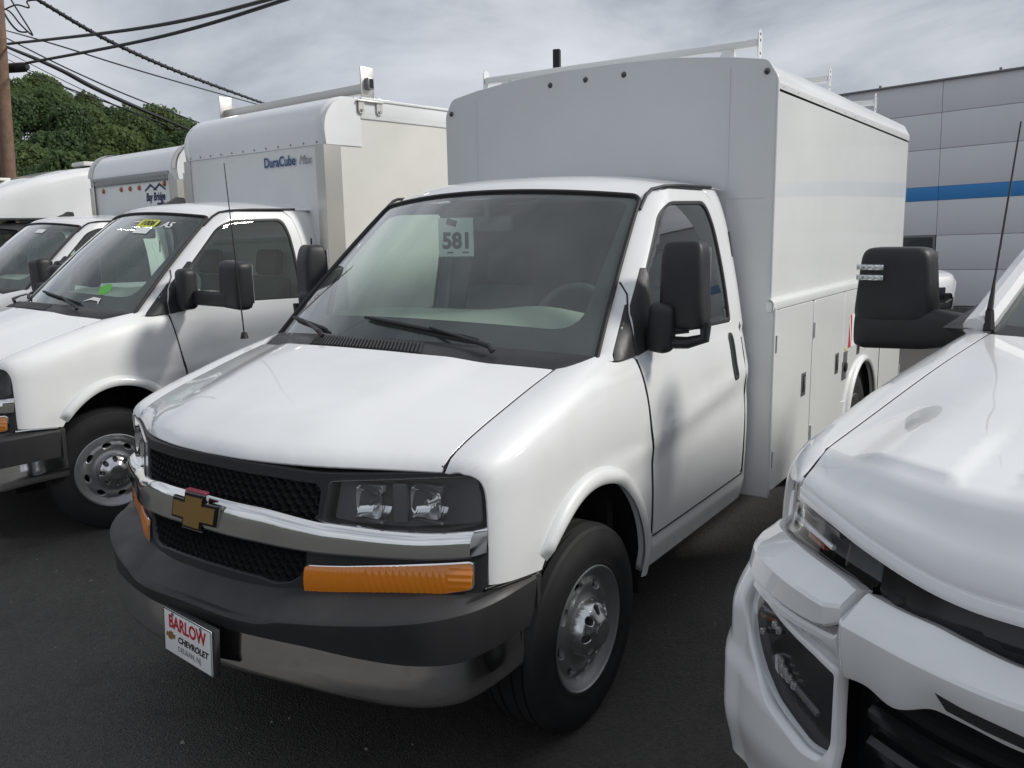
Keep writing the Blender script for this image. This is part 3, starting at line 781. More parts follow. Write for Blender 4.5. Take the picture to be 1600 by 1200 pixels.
    # ---------------- windshield
    def ws(sx, t, off=0.0):
        b = Vector((.892 * sx, .905 + .211 * sx * sx, 1.368 - .042 * sx * sx)); tp = Vector((.741 * sx, 1.655 + .142 * sx * sx, 2.004 - .042 * sx * sx))
        p = b.lerp(tp, t); bul = (.030 * 4 * t * (1 - t)) * (1 - .55 * sx * sx) + off
        return p + Vector((0, -.64, .77)) * bul
    full = rnd([(-1, .0), (1, .0), (1, 1), (-1, 1)], [.03, .03, .05, .05], 5)
    inner = rnd([(-.90, .155), (.90, .155), (.945, .955), (-.945, .955)], [.13, .13, .05, .05], 6)
    wsh = patch('windshield', full, lambda a, b: ws(a, b), 'glass', root, step=.07)
    patch('black_border', full, lambda a, b: ws(a, b, -.005), 'frit', wsh, holes=[inner], step=.06)
    ed = [ws(a, b, .002) for a, b in _dense(full, .05)]; ed.append(ed[0])
    MB().tube(ed, .011, 6, False).build('windshield_seal', 'seal', wsh)
    # ---------------- cowl between bonnet and glass
    def cowl(u, v):
        x = -.885 + 1.77 * u; sx = x / .892
        a = Vector((x, hood_yr(min(abs(x), .81)) + .004 + max(0, abs(x) - .81) * 1.6, hood_z(min(abs(x), .806), hood_yr(min(abs(x), .806))) - .012 + .0))
        b = ws(sx, .035, .004); p = a.lerp(b, v); p.z += .012 * math.sin(math.pi * v); return p
    cw = grid('cowl', 61, 7, cowl, 'plastic', root, angle=60)
    for i in range(34):                                        # air intake slats on the driver's half
        x = -.30 + .60 * i / 33
        a = cowl((x + .885) / 1.77, .10) + Vector((0, 0, .006)); b = cowl((x - .05 + .885) / 1.77, .62) + Vector((0, 0, .006))
        if i == 0: sl = MB()
        sl.tube([a, b], .0050, 5)
    tag(sl.build('intake_slats', 'plastic_grey', cw), kind='stuff')
    # ---------------- wipers
    for (px, tipx, sgn) in ((.57, -.05, 1), (-.27, -.85, 1)):
        w = empty('wiper', (0, 0, 0)); w.parent = root
        piv = cowl((px + .885) / 1.77, .35) + Vector((0, 0, .02)); mid = ws((px * .45 + tipx * .55) / .89, .085, .03); 
        MB().tube([piv, piv + Vector((-.02, 0, .02)), piv.lerp(mid, .5) + Vector((0, -.012, .012)), mid], [.012, .011, .007, .006], 8).build('wiper_arm', 'plastic', w)
        e0 = ws((px - .12) / .89, .055, .012); e1 = ws((tipx - .12 if px > 0 else tipx) / .89, .135, .012)
        bl = [e0.lerp(e1, k / 10) for k in range(11)]
        bl = [ws(p.x / .89, .055 + .075 * k / 10, .014) for k, p in enumerate(bl)]
        MB().tube(bl, [.006] + [.010] * 9 + [.006], 6).build('wiper_blade', 'seal', w)
    # ---------------- roof
    zc_ = pchip([0, .08, .25, .6, 1.0], [0, .5, .82, 1.0, .96])
    def roof(u, v):
        sx = -1 + 2 * u; t = v
        f_ = ws(sx, 1.0, .004); y = f_.y + (2.66 - f_.y) * t
        xe = .741 + (.795 - .741) * smooth01(0, .25, t)
        ze = f_.z + (1.996 - f_.z) * smooth01(0, .25, t) if abs(sx) > 0 else f_.z
        edge_z = 1.962 + (2.016 - 1.962) * smooth01(0, .25, t)
        cen_z = 2.004 + .092 * zc_(t)
        a = abs(sx)
        prof = 1 - a ** 2.7
        z = edge_z + (cen_z - edge_z) * prof
        if a > .985: z -= .004
        return (xe * sx, y, z)
    grid('roof', 49, 30, roof, 'paint', root, angle=60)
    # ---------------- front fascia
    zt = pchip([0, .25, .5, .75, .93], [.978, .968, .930, .906, .922])
    zb = pchip([0, .25, .5, .75, .93], [.866, .856, .836, .824, .838])
    hz = pchip([0, .3, .47, .8, .94], [1.102, 1.092, 1.080, 1.086, 1.092])
    X = lambda a, b, n: [a + (b - a) * i / n for i in range(n + 1)]
    so = [(x, hz(abs(x)) + .002) for x in X(-.90, .90, 40)] + [(.922, 1.082), (.938, 1.03), (.940, .95), (.936, .80), (.936, .735), (.90, .70)] + [(x, .685) for x in X(.85, -.85, 30)] + [(-.90, .70), (-.936, .735), (-.936, .80), (-.940, .95), (-.938, 1.03), (-.922, 1.082)]
    so = so[::-1]
    up = [(x, hz(abs(x)) - .028) for x in X(-.445, .445, 16)] + [(.463, 1.03), (.455, .95)] + [(x, zt(abs(x)) - .02) for x in X(.43, -.43, 14)] + [(-.455, .95), (-.463, 1.03)]
    lo = [(x, zb(abs(x)) + .015) for x in X(-.42, .42, 14)] + [(.42, .79), (.40, .745), (.365, .722), (.31, .712)] + [(x, .720 + .012 * (1 - (x / .3) ** 2)) for x in X(.25, -.25, 8)] + [(-.31, .712), (-.365, .722), (-.40, .745), (-.42, .79)]
    hl = lambda s: [(s * x, z) for x, z in rnd([(.492, 1.060), (.472, .928), (.56, .914), (.70, .905), (.83, .916), (.926, .938), (.920, 1.02), (.908, 1.076), (.888, 1.084), (.70, 1.070)], [.012, .012, 0, 0, 0, .015, 0, .012, .012, 0], 3)]
    ts = lambda s: [(s * x, z) for x, z in rnd([(.427, .788), (.421, .703), (.55, .697), (.69, .698), (.80, .712), (.908, .735), (.906, .818), (.80, .806), (.69, .797), (.55, .790)], [.008, .008, 0, 0, 0, .014, .014, 0, 0, 0], 3)]
    sur = patch('grille_surround', so, lambda x, z: (x, fy(x, z) + .006, z), 'plastic', root, holes=[up, lo, hl(1), hl(-1), ts(1), ts(-1)], step=.025, flange=.05, lip=.004)
    patch('grille_backing', so, lambda x, z: (x * .99, fy(x, z) + .085, z), 'dark', root, step=.06)
    # honeycomb
    for poly, dep in ((up, .014), (lo, .020)):
        mb = MB(); rx = .0185; rzz = .0155; pitch_x = rx * 1.75; pitch_z = rzz * 1.55
        A = np.array(poly); zz = A[:, 1].min(); row = 0
        while zz < A[:, 1].max() + rzz:
            xx = A[:, 0].min() + (pitch_x / 2 if row % 2 else 0)
            while xx < A[:, 0].max():
                if _pip(np.array([[xx, zz]]), poly)[0]:
                    def P_(a, r, dy): 
                        x_ = xx + rx * r * math.sin(a); z_ = zz + rzz * r * math.cos(a); return (x_, fy(x_, z_) + dep + dy, z_)
                    an = [k * math.pi / 3 for k in range(6)]
                    v = [P_(a, 1.02, 0.004) for a in an] + [P_(a, .86, -.004) for a in an] + [P_(a, .60, .028) for a in an]
                    mb.add(v, [(k, (k + 1) % 6, 6 + (k + 1) % 6, 6 + k) for k in range(6)] + [(6 + k, 6 + (k + 1) % 6, 12 + (k + 1) % 6, 12 + k) for k in range(6)])
                xx += pitch_x
            zz += pitch_z; row += 1
        tag(mb.build('grille_mesh', 'plastic', root, angle=30), kind='stuff')
    # chrome bar with the bow tie
    ring = lambda x: [(.006, zt(abs(x)) + .001), (-.008, zt(abs(x)) - .001), (-.014, zt(abs(x)) - .004), (-.026, zt(abs(x)) - .016), (-.030, zt(abs(x)) - .026), (-.031, (zt(abs(x)) + zb(abs(x))) / 2), (-.031, zb(abs(x)) + .008), (-.026, zb(abs(x)) + .001), (.006, zb(abs(x)))]
    def bar(u, v):
        x = -.934 + 1.868 * u; k = v * 8; i = min(7, int(k)); r_ = ring(x); a, b = r_[i], r_[i + 1]; t = k - i
        o_ = a[0] + (b[0] - a[0]) * t; z = a[1] + (b[1] - a[1]) * t
        fade = smooth01(.934, .915, abs(x)); o_ = o_ * fade + .004 * (1 - fade)
        return (x * (1 - .0 * fade), fy(x, z) + o_, z)
    cb = grid('chrome_bar', 81, 9, bar, 'chrome', root, angle=24)
    em = empty('emblem'); em.parent = cb
    fn = lambda k: (lambda u, v, h: (u, fy(u, .921) - .030 - h, .921 + v))
    MB().prism(bowtie(1, .010), 0, .010, fn(0)).build('emblem_rim', 'chrome', cb, False)
    MB().prism(bowtie(1, .0065), .0105, .013, fn(0)).build('emblem_border', 'gloss_black', cb, False)
    MB().prism(bowtie(1, -.003), .0135, .0165, fn(0)).build('emblem_face', 'gold', cb, False)
    MB().box((.016, fy(0, .99) - .034, .921 + .071), (.105, .018, .006)).build('protective_film', 'pink', cb)
    bpy.data.objects.remove(em)
    # headlamps and indicators
    for s in (1, -1):
        h = empty('headlight'); h.parent = root
        patch('lamp_housing', hl(s), lambda x, z: (x, fy(x, z) + .055 - .04 * smooth01(.80, .92, abs(x)), z), 'lamp_dark', h, step=.03, flip=(s < 0) != True if False else False)
        for k, (cx, cz) in enumerate(((.590, .992), (.752, .994))):
            wid = (.054, .062)[k]
            def bowl(u, v, cx=cx, cz=cz, wid=wid):
                a = 2 * math.pi * u; ca, sa = math.cos(a), math.sin(a); p = .5
                ex = math.copysign(abs(ca) ** p, ca) * wid * v; ez = math.copysign(abs(sa) ** p, sa) * .052 * v
                x = s * cx + ex; z = cz + ez
                return (x, fy(s * cx, cz) + .060 - .040 * v * v - .02 * (ex * s * -1) / wid * 0, z)
            grid('reflector_bowl', 32, 8, bowl, 'reflector', h, closed_u=True, flip=True)
            yb = fy(s * cx, cz); sl_ = (Cf(cx + .05) - Cf(cx - .05)) / .1 * s
            def step(u, v, cx=cx, cz=cz, yb=yb, sl_=sl_):
                xx = -.046 + .092 * u; a_ = v * 1.25
                return (s * cx + xx, yb + .018 + sl_ * xx + .036 * math.sin(a_) - .0005 * math.cos(u * 70), cz - .050 + .040 * (1 - math.cos(a_)) + .004 * math.sin(u * 3.14))
            grid('sky_glint_panel', 41, 8, step, 'reflector', h)  # added panel, tilted to mirror sky and brighten the bowl's lower half
            MB().lathe([(-.018, .001), (-.018, .009), (-.012, .013), (.03, .013)], 16, 'y', (s * cx + .012, fy(s * cx, cz) + .026, cz + .004)).build('bulb', ('lamp_dark', 'chrome')[k], h)
            MB().box((s * cx, fy(s * cx, cz) + .030, cz - .058), (2.1 * wid, .03, .008), None, .003).build('lamp_divider', 'lamp_dark', h)
            MB().box((s * cx, fy(s * cx, cz) + .040, cz + .046), (2.0 * wid, .03, .022), None, .003).build('bowl_shade_bar', 'lamp_dark', h)  # dark bar added so the bowl's upper half reads dark
        MB().box((s * .672, fy(.672, 1.0) + .038, .990), (.045, .03, .125), Matrix.Rotation(s * .45, 4, 'Z'), .004).build('lamp_divider', 'lamp_dark', h)
        patch('lens', hl(s), lambda x, z: (x, fy(x, z) - .002, z), 'lens', h, step=.04, flange=.012)
        t = empty('turn_signal'); t.parent = root
        def rib(x, z):
            a = abs(x)
            amp = .0009 * (math.sin(a * 520) if a < .60 else math.sin(a * 330 + z * 90)) if a < .84 else .0006 * math.sin(z * 300)
            return (x, fy(x, z) - .003 - amp - .010 * math.sin(math.pi * min(1, max(0, (z - .70) / .11))), z)
        patch('amber_lens', ts(s), rib, 'amber', t, step=.0048, flange=.012)
        bpts = [(x, fy(x, z) - .001, z) for x, z in _dense(ts(s), .03)]; bpts.append(bpts[0])
        MB().tube(bpts, .005, 6, False).build('lens_rim', 'chrome', t)
    # ---------------- bumper
    BX = [(0, -.10), (.2, -.086), (.4, -.044), (.6, .026), (.75, .097), (.83, .15), (.89, .21), (.93, .275), (.955, .36), (.965, .45), (.967, .60)]
    half = []
    for i in range(len(BX) - 1):
        for k in range(5): half.append(None)
    bxf = pchip(range(len(BX)), [p[0] for p in BX]); byf = pchip(range(len(BX)), [p[1] for p in BX])
    NB = 101
    zE = pchip([0, .33, .40, .55, .73, .89, .96, .967], [.640, .624, .640, .648, .660, .676, .688, .692])
    zT = pchip([0, .45, .65, .8, .9, .967], [.578, .562, .536, .518, .512, .526])
    zB = pchip([0, .4, .63, .8, .9, .967], [.436, .420, .392, .372, .368, .392])
    def bpath(u):
        k = (u * 2 - 1) * 10; s = 1 if k >= 0 else -1; a = abs(k)
        x, y = bxf(a), byf(a); x2, y2 = bxf(a + .01), byf(a + .01)
        t = Vector((x2 - x, y2 - y, 0)).normalized(); n = Vector((t.y, -t.x, 0))
        return Vector((s * x, y, 0)), Vector((s * n.x, n.y, 0)), abs(x), a
    def pad(u, v):
        p, n, ax, a = bpath(u); e_ = zE(ax) if a < 10 else .692; t_ = zT(ax)
        inner_ = Vector((math.copysign(min(ax * .99, .915), p.x), max(Cf(min(ax, .93)) + .01, p.y if a > 8.5 else -1), .722 - (0 if a < 8 else .004 * (a - 8))))
        dip = .014 * (1 - smooth01(.34, .42, ax))
        lst = [inner_, inner_.lerp(p + Vector((0, 0, e_ + .03)), .55) - Vector((0, 0, dip)), p - n * .020 + Vector((0, 0, e_ + .016 - dip * .5)), p - n * .004 + Vector((0, 0, e_ + .007)), p + n * .003 + Vector((0, 0, e_ - .004)), p + n * .003 + Vector((0, 0, e_ - .014)), p - n * .004 + Vector((0, 0, (e_ + t_) / 2)), p - n * .010 + Vector((0, 0, t_ + .002)), p - n * .03 + Vector((0, 0, t_ - .002))]
        return lst[int(round(v * 8))]
    def chr_(u, v):
        p, n, ax, a = bpath(u); t_ = zT(ax); b_ = zB(ax)
        lst = [(-.03, t_ + .006), (-.016, t_ + .004), (-.0155, t_ - .002), (-.0125, t_ - .03), (-.008, (t_ + b_) / 2), (-.006, b_ + .03), (-.011, b_ + .010), (-.026, b_ + .001), (-.09, b_ + .01)]
        o_, z = lst[int(round(v * 8))]; return p + n * o_ + Vector((0, 0, z))
    bu = empty('bumper'); bu.parent = root
    grid('bumper_pad', NB, 9, pad, 'plastic_grey', bu, angle=32)
    grid('bumper_face', NB, 9, chr_, 'chrome_b', bu, angle=50)
    MB().box((0, .30, .55), (1.60, .22, .20)).build('bumper_core', 'dark', bu)
    for s in (1, -1):
        MB().box((s * .945, .585, .60), (.05, .02, .19)).build('bumper_end', 'plastic_grey', bu)
        MB().tube([(s * .931, .338, .724), (s * .955, .42, .724), (s * .972, .56, .712)], .006, 6).build('fender_trim', 'chrome', bu)
    # ---------------- roof, floor and lining
    MB().box((0, 1.55, .46), (1.78, 2.2, .06)).build('floor_pan', 'dark', root)
    MB().box((0, .60, .78), (1.04, .72, .50)).build('engine_bay', 'dark', root)
    MB().prism([(-.92, .45), (.92, .45), (.91, 1.3), (.74, 1.98), (-.74, 1.98), (-.91, 1.3)], 2.64, 2.665, lambda u, v, h: (u, h, v)).build('cab_rear_wall', 'inner', root)
    MB().box((0, 1.22, .95), (1.80, .05, .62)).build('firewall', 'dark', root)
    def liner(u, v):
        sx = -1 + 2 * u; y = 1.85 + .79 * v; return (.70 * sx, y, 1.96 + .05 * (1 - abs(sx) ** 3) - .03 * (1 - v) ** 3)
    grid('headliner', 9, 6, liner, 'inner', root)
    # ---------------- dash, wheel, seats, mirror
    dsh = [(.955, 1.372), (1.08, 1.410), (1.22, 1.445), (1.40, 1.476), (1.50, 1.478), (1.55, 1.44), (1.54, 1.25), (1.48, .85), (1.25, .75)]
    def dash(u, v):
        x = -.86 + 1.72 * u; k = v * 8; i = min(7, int(k)); t = k - i
        a, b = dsh[i], dsh[i + 1]; y = a[0] + (b[0] - a[0]) * t; z = a[1] + (b[1] - a[1]) * t
        z += .030 * math.exp(-((x - .40) / .22) ** 2) * smooth01(.2, .5, v) * smooth01(1, .6, v) + .0
        y += .17 * (x / .86) ** 2 * (1 - v) + .02; z -= .035 * (abs(x) / .86) ** 3
        return (x * (1 - .03 * v), y, z - .012)
    da = grid('dashboard', 33, 17, dash, 'dash', root, angle=50)
    mb = MB()
    for i in range(18):
        mb.box((-.10 + .030 * i, 1.075, 1.403 - .0004 * i), (.016, .030, .006))
    tag(mb.build('defrost_vent', 'inner', da), kind='stuff')
    st = empty('steering_wheel', (.42, 1.72, 1.40)); st.parent = root; st.rotation_euler = (R(62), 0, 0)
    MB().tube([(.19 * math.cos(a * math.pi / 16), .19 * math.sin(a * math.pi / 16), 0) for a in range(33)], .016, 8, False).build('wheel_rim', 'inner', st)
    MB().box((0, 0, -.02), (.15, .12, .05), None, .03, 3).box((0, -.01, -.015), (.36, .035, .02), None, .008).build('wheel_hub', 'inner', st)
    MB().tube([(0, 0, -.02), (0, .0, -.35)], .03, 8).build('column', 'inner', st)
    for s in (1, -1):
        se = empty('seat', (s * .43, 2.2, .55)); se.parent = root
        MB().box((0, -.12, .28), (.52, .54, .16), None, .06, 4).build('cushion', 'seat', se)
        MB().box((0, .18, .64), (.50, .16, .66), Matrix.Rotation(-.20, 4, 'X'), .065, 4).build('backrest', 'seat', se)
        MB().box((0, .27, 1.07), (.27, .10, .20), Matrix.Rotation(-.15, 4, 'X'), .045, 4).build('head_rest', 'seat', se)
        MB().box((0, 0, .08), (.4, .45, .2)).build('seat_base', 'dark', se)
    rv = empty('rear_view_mirror', (.0, 1.70, 1.86)); rv.parent = root
    MB().box((0, 0, 0), (.25, .03, .075), None, .014, 3).build('mirror_shell', 'inner', rv)
    MB().tube([(0, 0, 0), (0, -.03, .05), (0, -.03, .11)], .012, 8).build('mirror_stalk', 'inner', rv)

def make_mirror(root, s, long_arm, turn=0.0, inn=0.0):
    mr = empty('side_mirror'); mr.parent = root
    if not long_arm:
        b = MB().box((s * 1.005, 1.455, 1.435), (.105, .10, .20), Matrix.Rotation(s * .12, 4, 'Y'), .04, 5)
        b.build('mirror_base', 'plastic', mr)
        MB().tube([(s * 1.02, 1.465, 1.375), (s * 1.10, 1.49, 1.375), (s * 1.165, 1.505, 1.395), (s * 1.168, 1.505, 1.46)], [.026, .024, .023, .024], 10).tube([(s * 1.02, 1.47, 1.42), (s * 1.10, 1.50, 1.43)], .018, 8).build('mirror_arm', 'plastic', mr)
        h = MB()
        def head(u, v):
            a = 2 * math.pi * u; b_ = math.pi * (v - .5); p1, p2 = .42, .34
            cx = math.copysign(abs(math.cos(b_)) ** p2, 1) if v not in (0, 1) else 0
            ex = math.copysign(abs(math.cos(a)) ** p1, math.cos(a)) * .5 * .182 * cx; ey = math.copysign(abs(math.sin(a)) ** p1, math.sin(a)) * .5 * .13 * cx
            ez = math.copysign(abs(math.sin(b_)) ** .30, math.sin(b_)) * .173
            if ey < 0: ey *= 1 - .35 * (abs(ez) / .173) ** 2
            ex, ey = ex * math.cos(turn) - ey * math.sin(turn), ex * math.sin(turn) + ey * math.cos(turn)
            return (s * (1.082 - inn + ex * (1 - .06 * ez / .17)) + s * .012 * (-ez) , 1.50 + ey, 1.602 + ez)
        grid('mirror_head', 40, 24, head, 'plastic', mr, closed_u=True, flip=(s < 0), angle=50)
        MB().box((s * (1.085 - inn - .066 * math.sin(turn)), 1.50 + .067 * math.cos(turn), 1.60), (.15, .004, .29), Matrix.Rotation(s * turn, 4, 'Z'), .001).build('mirror_glass', 'reflector', mr)
    else:
        MB().box((s * 1.02, 1.43, 1.49), (.13, .11, .27), None, .05, 5).build('mirror_base', 'plastic', mr)
        MB().box((s * 1.27, 1.48, 1.435), (.42, .085, .10), None, .03, 4).build('mirror_arm', 'plastic', mr)
        MB().box((s * 1.50, 1.50, 1.525), (.24, .12, .30), Matrix.Rotation(s * .05, 4, 'Y'), .05, 5).build('mirror_head', 'plastic', mr)
        MB().box((s * 1.50, 1.565, 1.53), (.19, .004, .24), None, .001).build('mirror_glass', 'reflector', mr)
    return mr
# ================================================================== the service van in front
main = empty('service_van', (0, 0, 0), 0, 'white cutaway service van with dealer plate and tall grey-fronted utility body', 'van')
make_cab(main)
for s in (1, -1):
    make_mirror(main, s, False, 0.0 if s > 0 else R(22), 0.0 if s > 0 else .045)
    make_wheel(main, .868, .896, s, 0.0)
    make_wheel(main, .895, 4.78, s)
MB().tube([(-.905, .935, 1.345), (-.905, .935, 1.375)], [.02, .012], 10).tube([(-.905, .935, 1.37), (-1.025, .985, 2.165)], [.0035, .002], 6).build('antenna', 'seal', main)
# plate on the bumper
pl = empty('licence_plate', (.048, -.124, .513), R(-6.5)); pl.parent = main; pl.rotation_euler.x = R(-3)
MB().box((0, 0, 0), (.305, .004, .152), None, .0015).build('plate', 'paper', pl)
MB().box((.006, .014, .002), (.312, .022, .158), None, .006).build('plate_bracket', 'plastic_grey', pl)
rt, up3 = (1, 0, 0), (0, 0, 1)
text_on('dealer_lettering', 'BARLOW', .062, 'red', pl, (0, -.0026, .036), rt, up3, .0016, 0, .92)
text_on('brand_lettering', 'CHEVROLET', .030, 'black_print', pl, (.035, -.0026, -.014), rt, up3, .0009, .15, 1.15)
text_on('town_lettering', 'DELRAN, NJ', .026, 'grey_print', pl, (.012, -.0026, -.046), rt, up3, 0, 0, 1.05)
MB().prism(bowtie(.26), .0022, .003, lambda u, v, h: (u - .108, -h, v - .012)).build('small_emblem', 'gold', pl, False)
for sx in (-.09, .09): MB().lathe([(-.004, .0005), (-.004, .006), (0, .007)], 10, 'y', (sx, -.001, .066)).build('plate_screw', 'galv', pl)
ed = MB()
for c_, d_ in (((0, -.0022, .0745), (.303, .001, .003)), ((0, -.0022, -.0745), (.303, .001, .003)), ((-.151, -.0022, 0), (.003, .001, .15)), ((.151, -.0022, 0), (.003, .001, .15))): ed.box(c_, d_)
ed.build('plate_border', 'black_print', pl)

# ---- utility body
Y0, Y1 = 2.685, 6.17
XU, XL = 1.036, 1.060           # upper wall and lower cabinet half widths
ZT, ZS, ZH, ZB = 2.628, 2.543, 1.446, .405
XT = .985
ub = empty('utility_body', (0, 0, 0)); ub.parent = main
sec = [(-XU, ZH), (-XU, ZS), (-XT, ZT), (XT, ZT), (XU, ZS), (XU, ZH), (XL, ZH - .02), (XL, ZB), (-XL, ZB), (-XL, ZH - .02)]
fw = [(-XL, ZB), (XL, ZB), (XL, ZH - .03), (XU, ZH), (XU, ZS), (XT, ZT), (.8, ZT + .032), (.5, ZT + .066), (.2, ZT + .078), (-.2, ZT + .078), (-.5, ZT + .066), (-.8, ZT + .032), (-XT, ZT), (-XU, ZS), (-XU, ZH), (-XL, ZH - .03)]
patch('front_wall', rnd(fw, [0, 0, .01, .01, .02, .02, 0, 0, 0, 0, 0, 0, .02, .02, .01, .01], 3), lambda x, z: (x, Y0 + .0015 * math.sin(3 * x + 2 * z), z), 'boxfront', ub, step=.07, flange=.03, lip=.008)
for x, z in ((.988, 2.583), (.202, 2.655), (-.036, 2.655), (-.267, 2.650), (-.992, 2.556)):
    MB().lathe([(-.012, .0005), (-.011, .008), (-.006, .013), (0, .016)], 20, 'y', (x, Y0 - .001, z - .006)).build('marker_lamp', 'smoked', ub)
for sx in (-.80, .80): MB().box((sx, Y0 - .0005, 1.72), (.005, .004, 1.80)).build('panel_seam', 'panel', ub)
MB().box((.90, Y0 - .0005, 1.97), (.195, .004, .004)).build('panel_seam', 'panel', ub)
for s in (1, -1):
    fl = s < 0
    patch('side_wall', [(Y0 + .01, ZH + .012), (Y1, ZH + .012), (Y1, ZS - .058), (Y0 + .01, ZS - .058)], mirrored(lambda y, z: (XU - .004 + .003 * math.sin(1.1 * y + .4) * math.sin(1.7 * z), y, z), s), 'box', ub, step=.09, flange=.02, flip=fl)
    MB().box((s * (XU - .024), (Y0 + Y1) / 2 + .005, ZS - .054), (.012, Y1 - Y0 - .02, .03)).build('roof_seam', 'seal', ub)
    # roof rail: vertical lip and sloped cant
    def cant(u, v, s=s):
        pr = [(XU, ZS - .046), (XU + .001, ZS - .02), (XU, ZS - .004), (XU - .006, ZS + .008), (XT + .008, ZT - .008), (XT - .004, ZT - .001), (XT - .05, ZT + .002)]
        x, z = pr[int(round(v * 6))]; return (s * x, Y0 + .006 + (Y1 - Y0 - .006) * u, z)
    grid('roof_cant', 8, 7, cant, 'box', ub, flip=(s > 0), angle=50)
    # shelf lip
    def shelf(u, v, s=s):
        pr = [(XU - .006, ZH + .012), (XU + .012, ZH + .010), (XL + .002, ZH - .004), (XL + .005, ZH - .014), (XL + .003, ZH - .045), (XL - .01, ZH - .047)]
        x, z = pr[int(round(v * 5))]; return (s * x, Y0 - .012 + (Y1 - Y0 + .012) * u, z)
    grid('shelf_lip', 4, 6, shelf, 'box', ub, flip=(s > 0), angle=40)
    MB().box((s * (XL - .018), Y0 + .005, ZH - .03), (.032, .03, .05), None, .004).build('lip_end', 'box', ub)
    MB().box((s * (XL - .075), (Y0 + Y1) / 2, .95), (.03, Y1 - Y0 - .03, .90)).build('cabinet_frame', 'dark', ub)
    MB().box((s * (XL - .006), Y0 + .012, .925), (.012, .020, 1.04 - .02), None, .003).build('corner_post', 'box', ub)
    # cabinet doors, each with a paddle latch
    ra = [(4.78 + .44 * math.cos(t), .40 + .46 * math.sin(t)) for t in [math.pi * k / 28 for k in range(29)]]
    doors = [([(2.735, .43), (3.428, .43), (3.428, 1.392), (2.735, 1.392)], (3.275, .925)),
             ([(3.455, .43), (4.312, .43), (4.31, .50), (4.33, .64), (4.165, .66), (4.165, 1.392), (3.455, 1.392)], (4.02, .945)),
             ([(4.178, .93), (5.30, .93), (5.30, 1.392), (4.178, 1.392)], (4.60, 1.00)),
             ([(5.37, .43), (6.15, .43), (6.15, 1.392), (5.37, 1.392)], (5.48, .945))]
    for k, (poly, lt) in enumerate(doors):
        dn = patch('cabinet_door', rnd(poly, .012, 3), mirrored(lambda y, z: (XL + .002 + .0012 * math.sin(4 * y) * math.sin(5 * z), y, z), s), 'box', ub, step=.08, flange=.05, flip=fl, lip=.004)
        MB().box((s * (XL + .004), lt[0], lt[1]), (.006, .075, .135), None, .002).build('latch_plate', 'galv', dn)
        MB().box((s * (XL + .0065), lt[0], lt[1] + .004), (.004, .052, .100), None, .0015).build('latch_pocket', 'gloss_black', dn)
        MB().box((s * (XL + .010), lt[0], lt[1] + .018), (.005, .034, .050), None, .002).build('latch_paddle', 'galv', dn)
    for gy, z0, z1 in ((2.7245, .42, 1.395), (3.4415, .42, 1.395), (4.1715, .66, 1.395), (5.335, .93, 1.395), (5.3575, .42, .93)):
        MB().box((s * (XL - .006), gy, (z0 + z1) / 2), (.006, .030 if gy < 4 else .012, z1 - z0)).build('door_gap_shade', 'seal', ub)  # dark strips stand in for the shade of the deep door gaps
    MB().box((s * (XL - .006), (Y0 + Y1) / 2, 1.3965), (.006, Y1 - Y0 - .06, .010)).build('door_gap_shade', 'seal', ub)
    aw = [(4.178, .645)] + [(4.78 + .445 * math.cos(t), .40 + .465 * math.sin(t)) for t in [math.pi * (1 - .82 * k / 24 - .15) for k in range(25)]]
    o_ = [(4.178, .921), (4.178, .66), (4.345, .64)] + [(4.78 + .445 * math.cos(math.pi * (1 - a)), .40 + .465 * math.sin(math.pi * (1 - a))) for a in [.17 + .83 * k / 26 for k in range(27)]] + [(5.235, .43), (5.345, .43), (5.345, .921)]
    wp = patch('wheel_panel', o_, mirrored(lambda y, z: (XL - .004, y, z), s), 'box', ub, step=.06, flange=.02, flip=fl)
    def alip(u, v, s=s):
        a = math.pi * (1 - u); g = -.004 + .05 * v
        h = .030 * math.sin(math.pi * (.15 + .85 * v)) ** .6 if v < .99 else -.002
        return (s * (XL - .004 + h), 4.78 + (.44 + g) * math.cos(a), .40 + (.46 + g) * math.sin(a))
    grid('arch_lip', 40, 8, alip, 'box', wp, flip=(s > 0), angle=60)
    grid('wheel_well', 20, 3, lambda u, v, s=s: (s * (XL - .01 - .4 * v), 4.78 + .45 * math.cos(math.pi * (1 - u)), .40 + .47 * math.sin(math.pi * (1 - u))), 'dark', ub, flip=(s < 0))
    for hy in (2.742, 3.462, 6.14):
        for hz_ in (.60, 1.22):
            MB().tube([(s * (XL + .006), hy, hz_ - .045), (s * (XL + .006), hy, hz_ + .045)], .006, 8).build('hinge', 'box', ub)
    for k in range(14):
        MB().lathe([(.004, .0005), (.003, .004), (0, .006)], 8, 'x', (s * (XU + .001) - (0 if s > 0 else .004), Y0 + .12 + .25 * k, ZS - .030)).build('rivet', 'box', ub)
    # vendor decal and filler beside the wheel
    if s > 0:
        dc = MB().box((XL - .0005 + .004, 4.45, 1.12), (.001, .30, .22)).build('warning_decal', 'paper', ub)
        MB().prism([(-.15, -.11), (-.05, -.11), (-.07, .11), (-.13, .11)], .0006, .0012, lambda u, v, h: (XL + .0035 + h, 4.45 + u, 1.12 + v)).build('decal_stripe', 'red', ub, False)
        MB().prism([(-.075, -.11), (-.055, -.11), (-.125, .11), (-.145, .11)], .0013, .0018, lambda u, v, h: (XL + .0035 + h, 4.45 + u, 1.12 + v)).build('decal_stripe', 'paper', ub, False)
        for k, (w_, zz) in enumerate(((.10, 1.17), (.12, 1.145), (.08, 1.12))): MB().box((XL + .0046, 4.52, zz), (.0008, w_, .010)).build('decal_print', 'black_print', ub)
        MB().box((XL + .001, 4.245, .90), (.008, .11, .19), None, .003).build('filler_plate', 'galv', ub)
